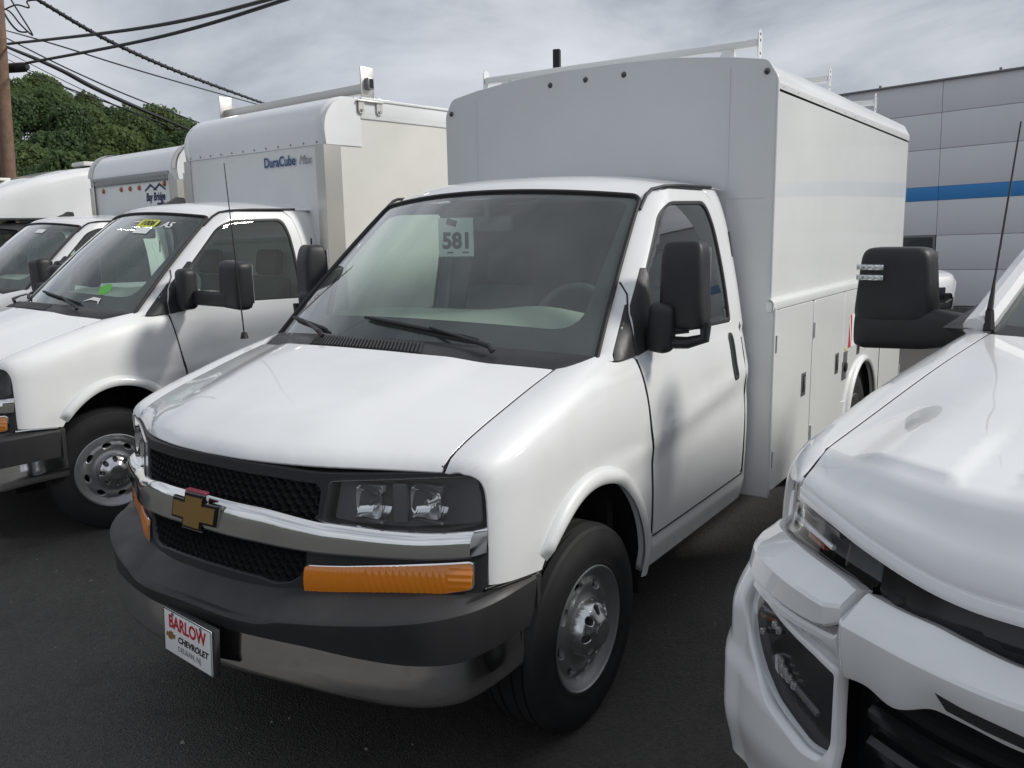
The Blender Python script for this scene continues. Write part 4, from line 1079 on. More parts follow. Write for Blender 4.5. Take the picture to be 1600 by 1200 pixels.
        MB().lathe([(.0, .001), (.0, .03), (-.012, .034)], 16, 'x', (XL + .016, 4.245, .89)).build('filler_cap', 'dark', ub)
        MB().box((XL + .004, 4.235, 1.01), (.006, .03, .02)).build('filler_tag', 'yellow', ub)
def roof_fn(u, v): 
    x = -XT + .045 + (2 * XT - .09) * u; return (x, Y0 + .006 + (Y1 - Y0 - .006) * v, ZT + .004 + .076 * (1 - abs(x / XT) ** 2.0))
grid('roof_skin', 17, 6, roof_fn, 'box', ub)
patch('rear_wall', fw, lambda x, z: (x, Y1, z), 'boxfront', ub, step=.3, flip=True)
MB().box((0, (Y0 + Y1) / 2, .47), (2.06, Y1 - Y0 - .04, .06)).build('body_floor', 'dark', ub)
MB().box((.42, 3.9, .52), (.09, 4.6, .16)).box((-.42, 3.9, .52), (.09, 4.6, .16)).build('chassis_rails', 'dark', main)
MB().box((0, 4.78, .38), (1.6, .14, .14), None, .03).build('rear_axle', 'dark', main)
# ladder rack bars
for yb in (2.90, 4.27, 5.62):
    rk = empty('rack_bar', (0, yb, 0)); rk.parent = ub
    MB().box((0, 0, 2.758), (1.74, .055, .040), None, .012, 3).build('cross_tube', 'box', rk)
    for s in (1, -1):
        MB().prism([(-.028, -.06), (.0, -.082), (.028, -.06), (.028, .05), (.0, .072), (-.028, .05)], 0, .006, lambda u, v, h, s=s: (s * (.872 + h), u, 2.757 + v)).build('end_plate', 'paint', rk, False)
        for hz_ in (-.05, .015, .045): MB().lathe([(0, .0005), (0, .008)], 8, 'x', (s * .8786, 0, 2.757 + hz_)).build('plate_hole', 'dark', rk)
        MB().add([(s * .64, -.05, 2.632), (s * .76, -.05, 2.632), (s * .76, .05, 2.632), (s * .64, .05, 2.632), (s * .69, -.03, 2.742), (s * .73, -.03, 2.742), (s * .73, .03, 2.742), (s * .69, .03, 2.742)], [(0, 1, 5, 4), (1, 2, 6, 5), (2, 3, 7, 6), (3, 0, 4, 7), (4, 5, 6, 7)]).build('rack_foot', 'box', rk, False)
# ================================================================== the row of vans beside it
GRP = 'white cutaway vans parked in the row'
index_children()
cab_parts = [o for o in kids['service_van'] if o.name.split('.')[0] not in ('utility_body', 'licence_plate', 'side_mirror', 'chassis_rails', 'rear_axle', 'antenna')]
def new_van(name, loc, rz, label, steer=0.0):
    r = empty(name, loc, rz, label, 'van', GRP)
    for o in cab_parts: copy_tree(o, r)
    for o in [c_ for c_ in bpy.data.objects if c_.parent == r and c_.name.startswith('wheel') and not c_.name.startswith('wheel_')]:
        if o.location.y < 2 and steer: o.rotation_euler.z += steer
    for s in (1, -1): make_mirror(r, s, True)
    MB().prism([(-.10, 0), (.09, 0), (.075, .055), (.02, .06), (-.02, .035)], -.022, .022, lambda u, v, h: (-.06 + h, 1.98 + u, 2.075 + v)).build('roof_fin', 'plastic', r, False)
    MB().box((0, 3.9, .56), (.95, 4.4, .16)).build('chassis_frame', 'dark', r)
    return r
V2 = new_van('box_van', (-3.694, .455, 0), -.1067, 'white cutaway box van with cream side wall, silver corner post and roof rack beam', R(-14))
V3 = new_van('box_van', (-7.261, 1.528, 0), -.1045, 'white cutaway box van with navy logo and amber marker lights on its front', R(-14))
V4 = new_van('box_van', (-10.83, 2.62, 0), -.1045, 'white cutaway box van with smooth white nose reaching over its cab')

# windscreen stickers of the second van and its left-over marks
def on_ws(parent, nm, poly, sx, t, material, rot=0, off=.004):
    def ws(sx, t, off=0.0):
        b = Vector((.892 * sx, .905 + .211 * sx * sx, 1.368 - .042 * sx * sx)); tp = Vector((.741 * sx, 1.655 + .142 * sx * sx, 2.004 - .042 * sx * sx))
        p = b.lerp(tp, t); return p + Vector((0, -.64, .77)) * ((.030 * 4 * t * (1 - t)) * (1 - .55 * sx * sx) + off)
    c_ = ws(sx, t, off); du = (ws(sx + .01, t, off) - c_).normalized(); dv = (ws(sx, t + .01, off) - c_).normalized()
    if isinstance(poly, str):
        return text_on(nm, poly, rot, material, parent, c_ + du.cross(dv) * .001, du, dv, .0015 if rot > .05 else .0008, .1)
    return MB().prism(poly, 0, .001, lambda u, v, h: c_ + du * u + dv * v + du.cross(dv) * h).build(nm, material, parent, False)
rect = lambda w, h: [(-w / 2, -h / 2), (w / 2, -h / 2), (w / 2, h / 2), (-w / 2, h / 2)]
on_ws(V2, 'yellow_sticker', rnd(rect(.20, .085), .03, 4), .40, .875, 'yellow')
on_ws(V2, 'sticker_number', '1006', .40, .875, 'black_print', .075, .006)
on_ws(V2, 'paint_pen_mark', 'A5', .66, .868, 'white_print', .085, .005)
on_ws(V2, 'paper_sticker', rect(.15, .065), .42, .79, 'paper')
on_ws(V2, 'green_sticker', [(.048 * math.cos(k * math.pi / 10), .048 * math.sin(k * math.pi / 10)) for k in range(20)], .62, .20, 'green')
on_ws(V2, 'paint_pen_stroke', [(-.10, 0), (.0, .0), (.0, .010), (-.10, .008)], .29, .885, 'white_print')
on_ws(V2, 'torn_label', [(-.08, -.02), (-.02, .0), (.05, -.005), (.07, -.03), (.06, .02), (-.01, .025), (-.05, .0)], .58, .10, 'paper')
on_ws(V3, 'paper_sticker', rect(.14, .06), .38, .86, 'paper')

# ---- body of the second van
def box_body(r, w, y0, y1, zb, ztop, rad, wall, front, side=True):
    b = empty('box_body'); b.parent = r
    patch('front_panel', [(-w + .10, zb), (w - .10, zb), (w - .10, ztop - rad - .10), (-w + .10, ztop - rad - .10)], lambda x, z: (x, y0 + .004, z), front, b, step=.15)
    # nose cap: quarter round, closed at the sides
    cr = [(y0 - .002, ztop - rad - .11), (y0 - .004, ztop - rad)] + [(y0 + rad - rad * math.cos(a), ztop - rad + rad * math.sin(a)) for a in [math.pi / 2 * k / 10 for k in range(1, 11)]] + [(y0 + rad + .10, ztop + .002)]
    def cap(u, v):
        x = -w + 2 * w * u; y, z = cr[int(round(v * 12))]; e_ = max(0, abs(x) - (w - .06)) / .06
        k = 1 - math.sqrt(max(0, 1 - e_ * e_)); cy, cz = y0 + rad, ztop - rad
        d = Vector((0, y - cy if v < .99 else 0, max(z - cz, 0))); d = d.normalized() if d.length else Vector()
        return (math.copysign(min(abs(x), w), x), y - d.y * .06 * k, z - d.z * .06 * k)
    us = 41
    grid('nose_cap', us, 13, cap, 'paint', b, angle=50)
    for s in (1, -1):
        MB().prism([(y0 + .02, ztop - rad - .11), (y0 + rad + .10, ztop - rad - .11), (y0 + rad + .10, ztop - .02)] + [(y0 + rad - (rad - .01) * math.cos(a), ztop - rad + (rad - .012) * math.sin(a)) for a in [math.pi / 2 * k / 8 for k in range(8, -1, -1)]], w - .03, w + .001, lambda u, v, h, s=s: (s * h, u, v)).build('nose_cap_side', 'paint', b)
        MB().prism([(-.105, 0), (.0, 0), (.0, .16), (-.012, .16), (-.012, .012), (-.105, .012)], zb, ztop - rad - .112, lambda u, v, h, s=s: (s * (w + u), y0 - .006 + v, h)).build('corner_post', 'alu', b, False)
        patch('side_wall', [(y0 + .155, zb), (y1, zb), (y1, ztop - .16), (y0 + rad - .04, ztop - .16), (y0 + .20, ztop - .24), (y0 + .155, ztop - .30)], mirrored(lambda y, z: (w - .006 + .003 * math.sin(2.1 * y), y, z), s), wall, b, step=.12, flange=.01, flip=s < 0)
        MB().box((s * (w - .004), (y0 + rad + y1) / 2 + .05, ztop - .085), (.02, y1 - y0 - rad - .1, .15), None, .006).build('top_rail', 'paint', b)
        MB().box((s * (w + .006), (y0 + rad + y1) / 2 + .05, ztop - .012), (.022, y1 - y0 - rad - .1, .022), None, .008).build('rail_edge', 'paint', b)
        for k in range(9):
            MB().lathe([(.006, .0005), (.005, .006), (0, .008)], 8, 'x', (s * w if s > 0 else -w - .004, y0 + .42 + .36 * k, ztop - .142)).build('rivet', 'galv', b)
        MB().box((s * (w - .02), (y0 + y1) / 2, zb - .03), (.05, y1 - y0 - .02, .08)).build('bottom_rail', 'alu', b)
    for k in range(12):
        MB().lathe([(-.006, .0005), (-.005, .006), (0, .008)], 8, 'y', (-w + .12 + (2 * w - .2) * k / 11, y0 - .004, ztop - rad - .09)).build('rivet', 'galv', b)
    MB().box((0, (y0 + rad + y1) / 2 + .03, ztop - .03), (2 * w - .03, y1 - y0 - rad - .06, .05)).build('roof_skin', 'paint', b)
    MB().box((0, y1, (zb + ztop) / 2), (2 * w - .02, .03, ztop - zb - .02)).build('rear_frame', 'alu', b)
    MB().box((0, (y0 + y1) / 2 + .03, zb - .02), (2 * w - .08, y1 - y0 - .08, .08)).build('body_floor', 'dark', b)
    return b
b2 = box_body(V2, 1.01, 2.62, 6.3, .78, 2.862, .26, 'frp', 'frpgrey')
text_on('maker_lettering', 'DuraCube', .108, 'blue_print', b2, (.44, 2.6135, 2.395), (1, 0, 0), (0, 0, 1), .002, 0, .92)
text_on('maker_lettering', 'Max', .095, 'grey_print', b2, (.770, 2.6135, 2.39), (1, 0, 0), (0, 0, 1), 0, .35, .95)
rk = empty('rack_beam', (0, 3.07, 0)); rk.parent = b2
MB().box((0, 0, 2.935), (2.0, .05, .075), None, .006).build('beam', 'alu', rk)
for s in (1, -1):
    MB().box((s * 1.0, 0, 2.955), (.012, .13, .27), None, .004).build('upright_plate', 'alu', rk)
    MB().box((s * 1.025, 0, 2.965), (.05, .055, .085), None, .006).build('tube_end', 'galv', rk)
    MB().box((s * 1.0505, 0, 2.965), (.003, .038, .066)).build('tube_hole', 'dark', rk)
    MB().box((s * 1.0, 0, 2.822 + .01), (.08, .26, .012), None, .003).build('bracket_foot', 'alu', rk)
    for yy in (-.09, .09):
        MB().prism([(-.028, 0), (.028, 0), (.028, -.07), (.016, -.092), (-.016, -.092), (-.028, -.07)], 1.020, 1.030, lambda u, v, h, s=s, yy=yy: (s * h, yy + u, 2.83 + v)).build('clamp_lug', 'alu', rk, False)
        MB().lathe([(.006, .0005), (.006, .012), (0, .013)], 8, 'x', (s * 1.031 - (0 if s > 0 else .006), yy, 2.762)).build('clamp_bolt', 'galv', rk)

# ---- body of the third van: white panel, alloy band, rounded alloy corners
b3 = box_body(V3, 1.06, 2.72, 6.5, .80, 2.845, .28, 'frpgrey', 'frpgrey')
MB().box((-.05, 2.712, 2.505), (1.90, .012, .10), None, .003).build('tread_plate_band', 'galv', b3)
bd = MB()
for k in range(46):
    for j in range(2):
        bd.box((-.98 + .041 * k + .02 * (j % 2), 2.705, 2.482 + .045 * j), (.030, .004, .008), Matrix.Rotation(.8 if (k + j) % 2 else -.8, 4, 'Y'))
tag(bd.build('tread_pattern', 'alu', b3), kind='stuff')
for s in (1, -1):
    grid('round_post', 12, 2, lambda u, v, s=s: (s * (1.08 - .17 + .17 * math.sin(u * math.pi / 2)), 2.70 + .17 - .17 * math.cos(u * math.pi / 2), .80 + 1.72 * v), 'alu', b3, flip=s > 0)
    def hoop(u, v, s=s):
        a = u * math.pi / 2; c_ = [(.0, -.006), (.10, -.006), (.11, .0)][int(round(v * 2))]
        rr_ = .29; return (s * (1.065 - c_[0]), 2.715 + rr_ - (rr_ - c_[1]) * math.cos(a), 2.845 - .28 + (rr_ - c_[1]) * math.sin(a))
    grid('corner_hoop', 14, 3, hoop, 'alu', b3, flip=s > 0)
for x in (-.70, -.24, -.02, .20, .78):
    MB().lathe([(-.022, .0005), (-.02, .018), (-.012, .026), (0, .03)], 14, 'y', (x, 2.722, 2.40 + (.02 if x > .5 else 0))).build('marker_lamp', 'marker', b3)
text_on('logo_lettering', 'Bay Bridge', .125, 'navy_print', b3, (.55, 2.7205, 2.285), (1, 0, 0), (0, 0, 1), .004, .25, .80)
MB().box((.66, 2.7205, 2.205), (.16, .001, .030)).build('logo_bar', 'navy_print', b3)
lg = MB()
for cx in (.46, .66): lg.prism([(cx - .15, .0), (cx, .075), (cx + .15, .0), (cx + .12, -.005), (cx, .045), (cx - .12, -.005)], 0, .001, lambda u, v, h: (u, 2.7205 - h, 2.36 + v))
lg.build('logo_mark', 'navy_print', b3, False)

# ---- body of the fourth van: smooth moulded body with a nose over the cab
b4 = empty('moulded_body'); b4.parent = V4
nose = [(1.28, 2.16), (1.20, 2.22), (1.19, 2.30), (1.30, 2.40), (1.60, 2.53), (2.0, 2.67), (2.5, 2.80), (2.9, 2.86), (3.6, 2.88), (6.4, 2.88)]
def shell(u, v):
    k = u * (len(nose) - 1); i = min(len(nose) - 2, int(k)); t = k - i
    y = nose[i][0] + (nose[i + 1][0] - nose[i][0]) * t; z = nose[i][1] + (nose[i + 1][1] - nose[i][1]) * t
    w = 1.13 - .16 * smooth01(2.2, 1.15, y); zb = 2.13 if y < 2.72 else .8
    a = v * 2 - 1; s = 1 if a > 0 else -1; a = abs(a)
    if a < .6: x = (w - .12) * a / .6; zz = z + .02 * (1 - (a / .6) ** 2)
    elif a < .8: q = (a - .6) / .2 * math.pi / 2; x = w - .12 + .12 * math.sin(q); zz = max(zb, z - .12 + .12 * math.cos(q))
    else: x = w; zz = max(zb, z - .12 - (max(z - .12, zb) - zb) * (a - .8) / .2)
    return (s * x, y, zz)
grid('body_shell', 73, 41, shell, 'paint', b4, angle=50)
MB().box((0, 2.0, 2.125), (1.90, 1.50, .02)).build('nose_underside', 'boxfront', b4)
MB().box((0, 2.735, 1.5), (2.2, .03, 1.3)).build('front_panel', 'boxfront', b4)
MB().box((0, 6.4, 1.8), (2.2, .03, 2.0)).build('rear_frame', 'boxfront', b4)
for s in (1, -1): MB().box((s * 1.133, 2.80, 2.25), (.012, .09, .95), None, .004).build('corner_trim', 'box', b4)
MB().box((.62, 2.95, 2.905), (.42, .42, .06), None, .02).build('roof_vent', 'frp', b4)
MB().box((-.10, 1.95, 2.70), (.20, .20, .04), None, .012).build('roof_vent', 'frp', b4)
# ================================================================== the pickup on the right
PK = empty('pickup_truck', (2.738, -.2115, 0), -.1523, 'white heavy-duty pickup truck with black grille and large black towing mirrors', 'pickup truck')
TC = pchip([0, .3, .5, .656, .75, .86, .95, .99, 1.01, 1.02], [0, .012, .03, .075, .13, .225, .335, .42, .50, .65])
def tyf(x, z): return TC(abs(x)) + max(0, z - 1.12) * .22 + max(0, .80 - z) * -.06
tplan = pchip([0, .075, .13, .225, .335, .42, .50, .65, 1.0, 1.8, 5.6], [0, .656, .75, .86, .95, .99, 1.01, 1.02, 1.03, 1.025, 1.02])
tdz = pchip([.45, .6, .8, 1.0, 1.15, 1.25], [-.03, -.006, 0, -.004, -.012, -.03])
hx = pchip([.0, .28, 1.55, 2.0], [.845, .862, .836, .83])           # bonnet shut line
hzs = pchip([0, .22, .30, .40, .9, 1.55, 1.9], [1.20, 1.232, 1.262, 1.290, 1.372, 1.470, 1.50])
def t_hood_z(x, y):
    ax = abs(x); a = min(1, ax / .86); yf = tyf(x, 1.22) + .012; v = max(0, y - yf)
    base = 1.188 + .072 * smooth01(.42, .84, ax)
    top = 1.318 + .103 * y - .040 * smooth01(.64, .87, ax) * (1 - .75 * smooth01(.3, 1.3, y))
    top += .040 * (1 - min(1, max(0, (ax - .10 * smooth01(.2, 1.3, y) - .38) / .07))) * smooth01(.06, .42, v)         # power dome
    top += .010 * smooth01(.52, .56, ax) * smooth01(.78, .70, ax) * smooth01(.125, .15, v) * smooth01(.62, .30, v)
    return base + (top - base) * pchip_nose(v)
pchip_nose = pchip([0, .003, .010, .06, .112, .126, .142, .18, 3], [0, .13, .25, .60, .935, .975, .992, 1.0, 1.0])
def t_fend(y, t):
    if t <= 1.05: return Vector((tplan(y) + tdz(t), y, t))
    u = min(1, (t - 1.05) / .45); a = u * math.pi / 2; p = 2 / 2.8
    xa = tplan(y) + tdz(1.05); xs_ = min(hx(y) + .0065, xa - .002); zs_ = t_hood_z(hx(y), y)
    return Vector((xs_ + (xa - xs_) * max(0, math.cos(a)) ** p, y, 1.05 + (zs_ - 1.05) * math.sin(a) ** p))
HY = 1.55
front_edge = [(x / 20 * .86, tyf(x / 20 * .86, 1.22) + .012) for x in range(-20, 21)]
ho = front_edge + [(hx(.3 + 1.2 * k / 12) - .003, .3 + 1.2 * k / 12) for k in range(1, 13)] + [(x / 10 * .83, HY - .18 * (1 - (x / 10) ** 2)) for x in range(10, -11, -1)] + [(-hx(.3 + 1.2 * k / 12) + .003, .3 + 1.2 * k / 12) for k in range(12, 0, -1)]
def w_of(x, y): v = max(0, y - tyf(x, 1.22) - .012); return math.sqrt(.25 * v) if v < .25 else .25 + (v - .25) / 2
def y_of(x, w): return tyf(x, 1.22) + .012 + (w * w / .25 if w < .25 else .25 + 2 * (w - .25))
patch('hood', [(x, w_of(x, y)) for x, y in ho], lambda x, w: (lambda y: (x, y, t_hood_z(x, y)))(y_of(x, w)), 'paint', PK, step=.018, flange=.03, lip=.004)
for s in (1, -1):
    grid('shut_line_shade', 24, 3, lambda u, v, s=s: (s * (hx(.28 + 1.27 * u) - .012 + .024 * v), .28 + 1.27 * u, t_hood_z(hx(.28 + 1.27 * u), .28 + 1.27 * u) - .0025), 'dark', PK)  # dark strip laid in the bonnet gap to draw its shade
WA = (1.02, .42, .52, .53)
for s in (1, -1):
    fl = s < 0
    arc = [(WA[0] + WA[2] * math.cos(math.pi * (1 - k / 30)), WA[1] + WA[3] * math.sin(math.pi * (1 - k / 30))) for k in range(31)]
    o = [(.265, 1.5), (.27, 1.42), (.30, 1.335), (.36, 1.275), (.425, 1.235), (.445, 1.15), (.462, .98), (.47, .50)] + [q for q in arc if q[1] > .5] + [(1.60, .50), (1.72, .50), (1.74, 1.0), (1.74, 1.36), (1.66, 1.44), (1.56, 1.5)]
    f = patch('front_fender', o, mirrored(t_fend, s), 'paint', PK, step=.035, flange=.02, flip=fl, lip=.004)
    grid('arch_moulding', 40, 6, lambda u, v, s=s: (s * (tplan(1.0) - .006 + .034 * math.sin(math.pi * (.1 + .85 * v)) ** .6), WA[0] + (WA[2] - .01 + .07 * v) * math.cos(math.pi * (1 - u)), WA[1] + (WA[3] - .01 + .07 * v) * math.sin(math.pi * (1 - u))), 'paint', f, flip=s > 0, angle=60)
    grid('wheel_well', 20, 3, lambda u, v, s=s: (s * (1.0 - .42 * v), WA[0] + (WA[2] + .01) * math.cos(math.pi * (1 - u)), WA[1] + (WA[3] + .01) * math.sin(math.pi * (1 - u))), 'dark', PK, flip=s < 0)
    # doors front and rear, bed side
    sidef = lambda y, z: ((tplan(y) + tdz(min(z, 1.25)) - (.0 if z < 1.25 else .10 * (z - 1.25) + .22 * max(0, z - 1.40))), y, z)
    wn1 = rnd([(2.02, 1.44), (2.80, 1.44), (2.78, 1.86), (2.44, 1.87)], .05)
    d1 = patch('door', rnd([(1.75, .52), (2.90, .52), (2.90, 1.93), (2.36, 1.93), (1.76, 1.43)], [.03, .03, .05, .12, .05]), mirrored(sidef, s), 'paint', PK, holes=[wn1], step=.06, flange=.03, flip=fl)
    patch('window_glass', wn1, mirrored(lambda y, z: (sidef(y, z)[0] - .012, y, z), s), 'winglass', d1, step=.12, flip=fl)
    wn2 = rnd([(3.02, 1.44), (3.80, 1.46), (3.70, 1.85), (3.04, 1.86)], .06)
    d2 = patch('door', rnd([(2.91, .52), (3.75, .52), (3.92, .95), (3.92, 1.5), (3.82, 1.93), (2.91, 1.93)], .04), mirrored(sidef, s), 'paint', PK, holes=[wn2], step=.06, flange=.03, flip=fl)
    patch('window_glass', wn2, mirrored(lambda y, z: (sidef(y, z)[0] - .012, y, z), s), 'winglass', d2, step=.12, flip=fl)
    for dd, yy in ((d1, 2.72), (d2, 3.72)): MB().box((s * (1.03), yy, 1.22), (.04, .2, .045), None, .016, 3).build('door_handle', 'plastic', dd)
    bd_o = [(3.93, .52), (4.30, .52)] + [(4.85 + .50 * math.cos(math.pi * (1 - k / 20)), .44 + .50 * math.sin(math.pi * (1 - k / 20))) for k in range(21) if .44 + .50 * math.sin(math.pi * (1 - k / 20)) > .53] + [(5.42, .52), (6.1, .60), (6.1, 1.42), (3.93, 1.42)]
    patch('bed_side', bd_o, mirrored(sidef, s), 'paint', PK, step=.08, flange=.05, flip=fl)
    MB().box((s * .99, 2.75, .47), (.06, 2.2, .09), None, .02).build('running_board', 'plastic', PK)
    # tow mirror
    m_ = empty('tow_mirror'); m_.parent = PK
    def mh(u, v, s=s):
        a = 2 * math.pi * u; b_ = math.pi * (v - .5); cx = abs(math.cos(b_)) ** .30 if 0 < v < 1 else 0
        ex = math.copysign(abs(math.cos(a)) ** .40, math.cos(a)) * .142 * cx; ey = math.copysign(abs(math.sin(a)) ** .45, math.sin(a)) * .075 * cx
        ez = math.copysign(abs(math.sin(b_)) ** .26, math.sin(b_)) * .150
        return (s * (1.285 + ex * (1 - .10 * ez / .15)), 2.01 + ey, 1.585 + ez)
    grid('mirror_head', 40, 22, mh, 'plastic', m_, closed_u=True, flip=s < 0, angle=50)
    def ma(u, v, s=s):
        a = 2 * math.pi * u; x = 1.425 - .55 * max(0, v - .034)
        e0 = 0.0 if v == 0 else (.80 + .20 * smooth01(0, .10, v)); hh = .080 * e0 * (1 - .45 * smooth01(.45, .95, v)); zc = 1.410 + .025 * v
        return (s * x, 2.0 + math.copysign(abs(math.cos(a)) ** .6, math.cos(a)) * .062 * e0, zc + math.copysign(abs(math.sin(a)) ** .6, math.sin(a)) * hh)
    grid('mirror_arm', 24, 30, ma, 'plastic_grey', m_, closed_u=True, flip=s > 0, angle=50)
    for zz in (1.618, 1.658):
        MB().box((s * 1.365, 1.930, zz), (.112, .016, .026), Matrix.Rotation(s * .10, 4, 'Z'), .006, 3).build('lamp_strip', 'lens', m_)
        MB().box((s * 1.365, 1.932, zz), (.108, .010, .020), Matrix.Rotation(s * .10, 4, 'Z'), .004).build('lamp_backing', 'reflector', m_)
        lb = MB()
        for k in range(4): lb.lathe([(-.006, .001), (-.004, .007), (0, .009)], 10, 'y', (s * (1.325 + .026 * k), 1.922 + .0026 * k * 1, zz))
        lb.build('lamp_cells', 'white_print', m_)
    MB().box((s * 1.28, 2.088, 1.59), (.23, .004, .25)).build('mirror_glass', 'reflector', m_)
    MB().prism([(1.60, 1.475), (1.82, 1.42), (2.06, 1.435), (2.04, 1.53), (1.99, 1.53)], .90, .995, lambda u, v, h, s=s: (s * (h - .12 * max(0, v - 1.43)), u, v)).build('mirror_sail', 'plastic_grey', PK, False)
    # pillar
    MB().tube([(s * .885, 1.60, 1.475), (s * .83, 1.95, 1.68), (s * .74, 2.40, 1.935), (s * .73, 2.7, 1.965), (s * .73, 3.7, 1.965), (s * .78, 4.0, 1.6)], [.045, .042, .04, .04, .04, .04], 10).build('pillar', 'paint', PK)
MB().tube([(-.845, 1.585, 1.475), (-.85, 1.60, 1.54)], [.018, .012], 10).tube([(-.85, 1.60, 1.54), (-.858, 1.665, 1.65), (-.895, 1.985, 2.165)], [.010, .0040, .0030], 8).build('antenna', 'seal', PK)
# windscreen, roof, cab back
def tws(a, t, off=0): 
    b = Vector((.86 * a, 1.47 + .16 * a * a, 1.475)); tp = Vector((.73 * a, 2.30 + .14 * a * a, 1.945 - .02 * a * a)); return b.lerp(tp, t) + Vector((0, -.5, .86)) * (.03 * 4 * t * (1 - t) * (1 - .5 * a * a) + off)
tw = patch('windshield', rnd([(-1, 0), (1, 0), (1, 1), (-1, 1)], .05), lambda a, t: tws(a, t), 'glass', PK, step=.08)
patch('black_border', rnd([(-1, 0), (1, 0), (1, 1), (-1, 1)], .05), lambda a, t: tws(a, t, -.006), 'frit', tw, holes=[rnd([(-.93, .10), (.93, .10), (.94, .93), (-.94, .93)], .08)], step=.08)
def tcowl(u, v):
    x = -.84 + 1.68 * u; a = Vector((x, HY - .18 * (1 - (x / .83) ** 2) + .004, t_hood_z(x, HY - .18 * (1 - (x / .83) ** 2)) - .012)); return a.lerp(tws(x / .86, .03, .0), v)
grid('cowl', 31, 4, tcowl, 'plastic', PK)
grid('roof', 17, 12, lambda u, v: ((-1 + 2 * u) * .74, 2.28 + .14 * (2 * u - 1) ** 2 + v * 1.5, 1.945 + .05 * (1 - abs(2 * u - 1) ** 2.5) * math.sin(math.pi * (.12 + .8 * v)) ** .5), 'paint', PK)
MB().box((0, 3.95, 1.25), (1.86, .05, 1.35)).build('cab_rear_wall', 'paint', PK)
MB().box((0, 5.0, .85), (1.95, 2.1, .08)).build('bed_floor', 'dark', PK)
MB().box((0, 6.1, 1.05), (1.9, .05, .75)).build('tailgate', 'paint', PK)
MB().box((0, 2.75, .56), (1.9, 2.4, .10)).build('floor_pan', 'dark', PK)
MB().box((0, 1.72, 1.33), (1.7, .34, .20), None, .05).build('dashboard', 'inner', PK)
MB().box((0, .85, .80), (1.0, .9, .60)).build('engine_bay', 'dark', PK)
for s in (1, -1):
    for yy in (2.85, 3.6): MB().box((s * .42, yy, 1.22), (.52, .16, .72), Matrix.Rotation(-.18, 4, 'X'), .06, 3).build('seat_back', 'seat', PK)
# ---- nose: everything below is laid out on (u, z), u being the distance round the front from the centre line
_pp = [(0, 0), (.15, .003), (.3, .012), (.5, .03), (.656, .075), (.75, .13), (.86, .225), (.93, .32), (.975, .42), (1.0, .52), (1.012, .64), (1.016, .80)]
_cu = [0]
for i in range(1, len(_pp)): _cu.append(_cu[-1] + math.dist(_pp[i], _pp[i - 1]))
_pl = [(0, -.01), (.15, -.008), (.3, 0), (.5, .015), (.665, .06), (.765, .10), (.88, .155), (.96, .21), (1.01, .262), (1.035, .33), (1.045, .45), (1.045, .65)]
_pxu, _pyu = pchip(_cu, [p[0] for p in _pp]), pchip(_cu, [p[1] for p in _pp])
_pxl, _pyl = pchip(_cu, [p[0] for p in _pl]), pchip(_cu, [p[1] for p in _pl])
def nose_pt(u, z, off=0.0):
    s = 1 if u >= 0 else -1; a = abs(u); w_ = smooth01(1.17, .93, z)
    _px = lambda q: _pxu(q) * (1 - w_) + _pxl(q) * w_
    _py = lambda q: _pyu(q) * (1 - w_) + _pyl(q) * w_
    x, y = _px(a), _py(a)
    tx_, ty_ = _px(a + .02) - _px(max(0, a - .02)), _py(a + .02) - _py(max(0, a - .02)); L_ = math.hypot(tx_, ty_)
    nx, ny = ty_ / L_, -tx_ / L_
    if a < .02: nx, ny = 0, -1
    return (s * (x + nx * off), y + ny * off + max(0, z - 1.12) * .22 + .05 * smooth01(.70, .52, z), z)
def N(fn): return lambda u, z: nose_pt(u, z, fn(abs(u), z) if callable(fn) else fn)
Xr = lambda a, b, n: [a + (b - a) * i / n for i in range(n + 1)]
patch('grille_backing', [(-1.25, .45), (1.25, .45), (1.25, 1.10), (.9, 1.235), (.6, 1.205), (0, 1.18), (-.6, 1.205), (-.9, 1.235), (-1.25, 1.10)], N(-.13), 'dark', PK, step=.08)
hb = pchip([0, .37, .475, .595, .667, .75, .86, .97], [1.180, 1.186, 1.193, 1.208, 1.220, 1.234, 1.240, 1.232])
btop = pchip([0, .37, .465, .52, .58, .665], [1.088, 1.096, 1.110, 1.120, 1.123, 1.130])
bbot = pchip([0, .354, .434, .484, .558, .613, .683, .76, .82, .90, 1.0, 1.06], [.968, .970, .980, .985, .955, .970, .962, .974, .985, 1.002, 1.020, 1.028])
btop2 = pchip([.68, .72, .82, .90, 1.0, 1.14], [1.040, 1.036, 1.032, 1.034, 1.041, 1.046])
ug = [(u, hb(abs(u)) - .006) for u in Xr(-.66, .66, 40)] + [(.66, 1.128)] + [(u, btop(abs(u)) - .02) for u in Xr(.64, -.64, 30)] + [(-.66, 1.128)]
patch('upper_grille', ug[::-1], N(lambda a, z: -.05 + .016 * (1 if math.sin(70 * (z - .30 * a)) > .0 else 0) * smooth01(.64, .60, a)), 'gloss_black', PK, step=.012)
slot = lambda s: [(s * x, z) for x, z in [(.17, 1.000), (.30, 1.002), (.37, 1.012), (.44, 1.019), (.482, 1.029), (.462, 1.006), (.40, .996), (.30, .987), (.17, .986)]]
right = [(.662, 1.085), (.682, 1.043)] + [(u, btop2(u)) for u in (.72, .80, .90, 1.0)] + [(1.055, 1.040)] + [(u, bbot(u)) for u in (1.05, 1.0, .9, .8, .70)]
bar_o = [(u, btop(abs(u))) for u in Xr(-.66, .66, 44)] + right + [(u, bbot(abs(u))) for u in Xr(.66, -.66, 44)] + [(-u, z) for u, z in right[::-1]]
cl = lambda t: min(1.0, max(0.0, t))
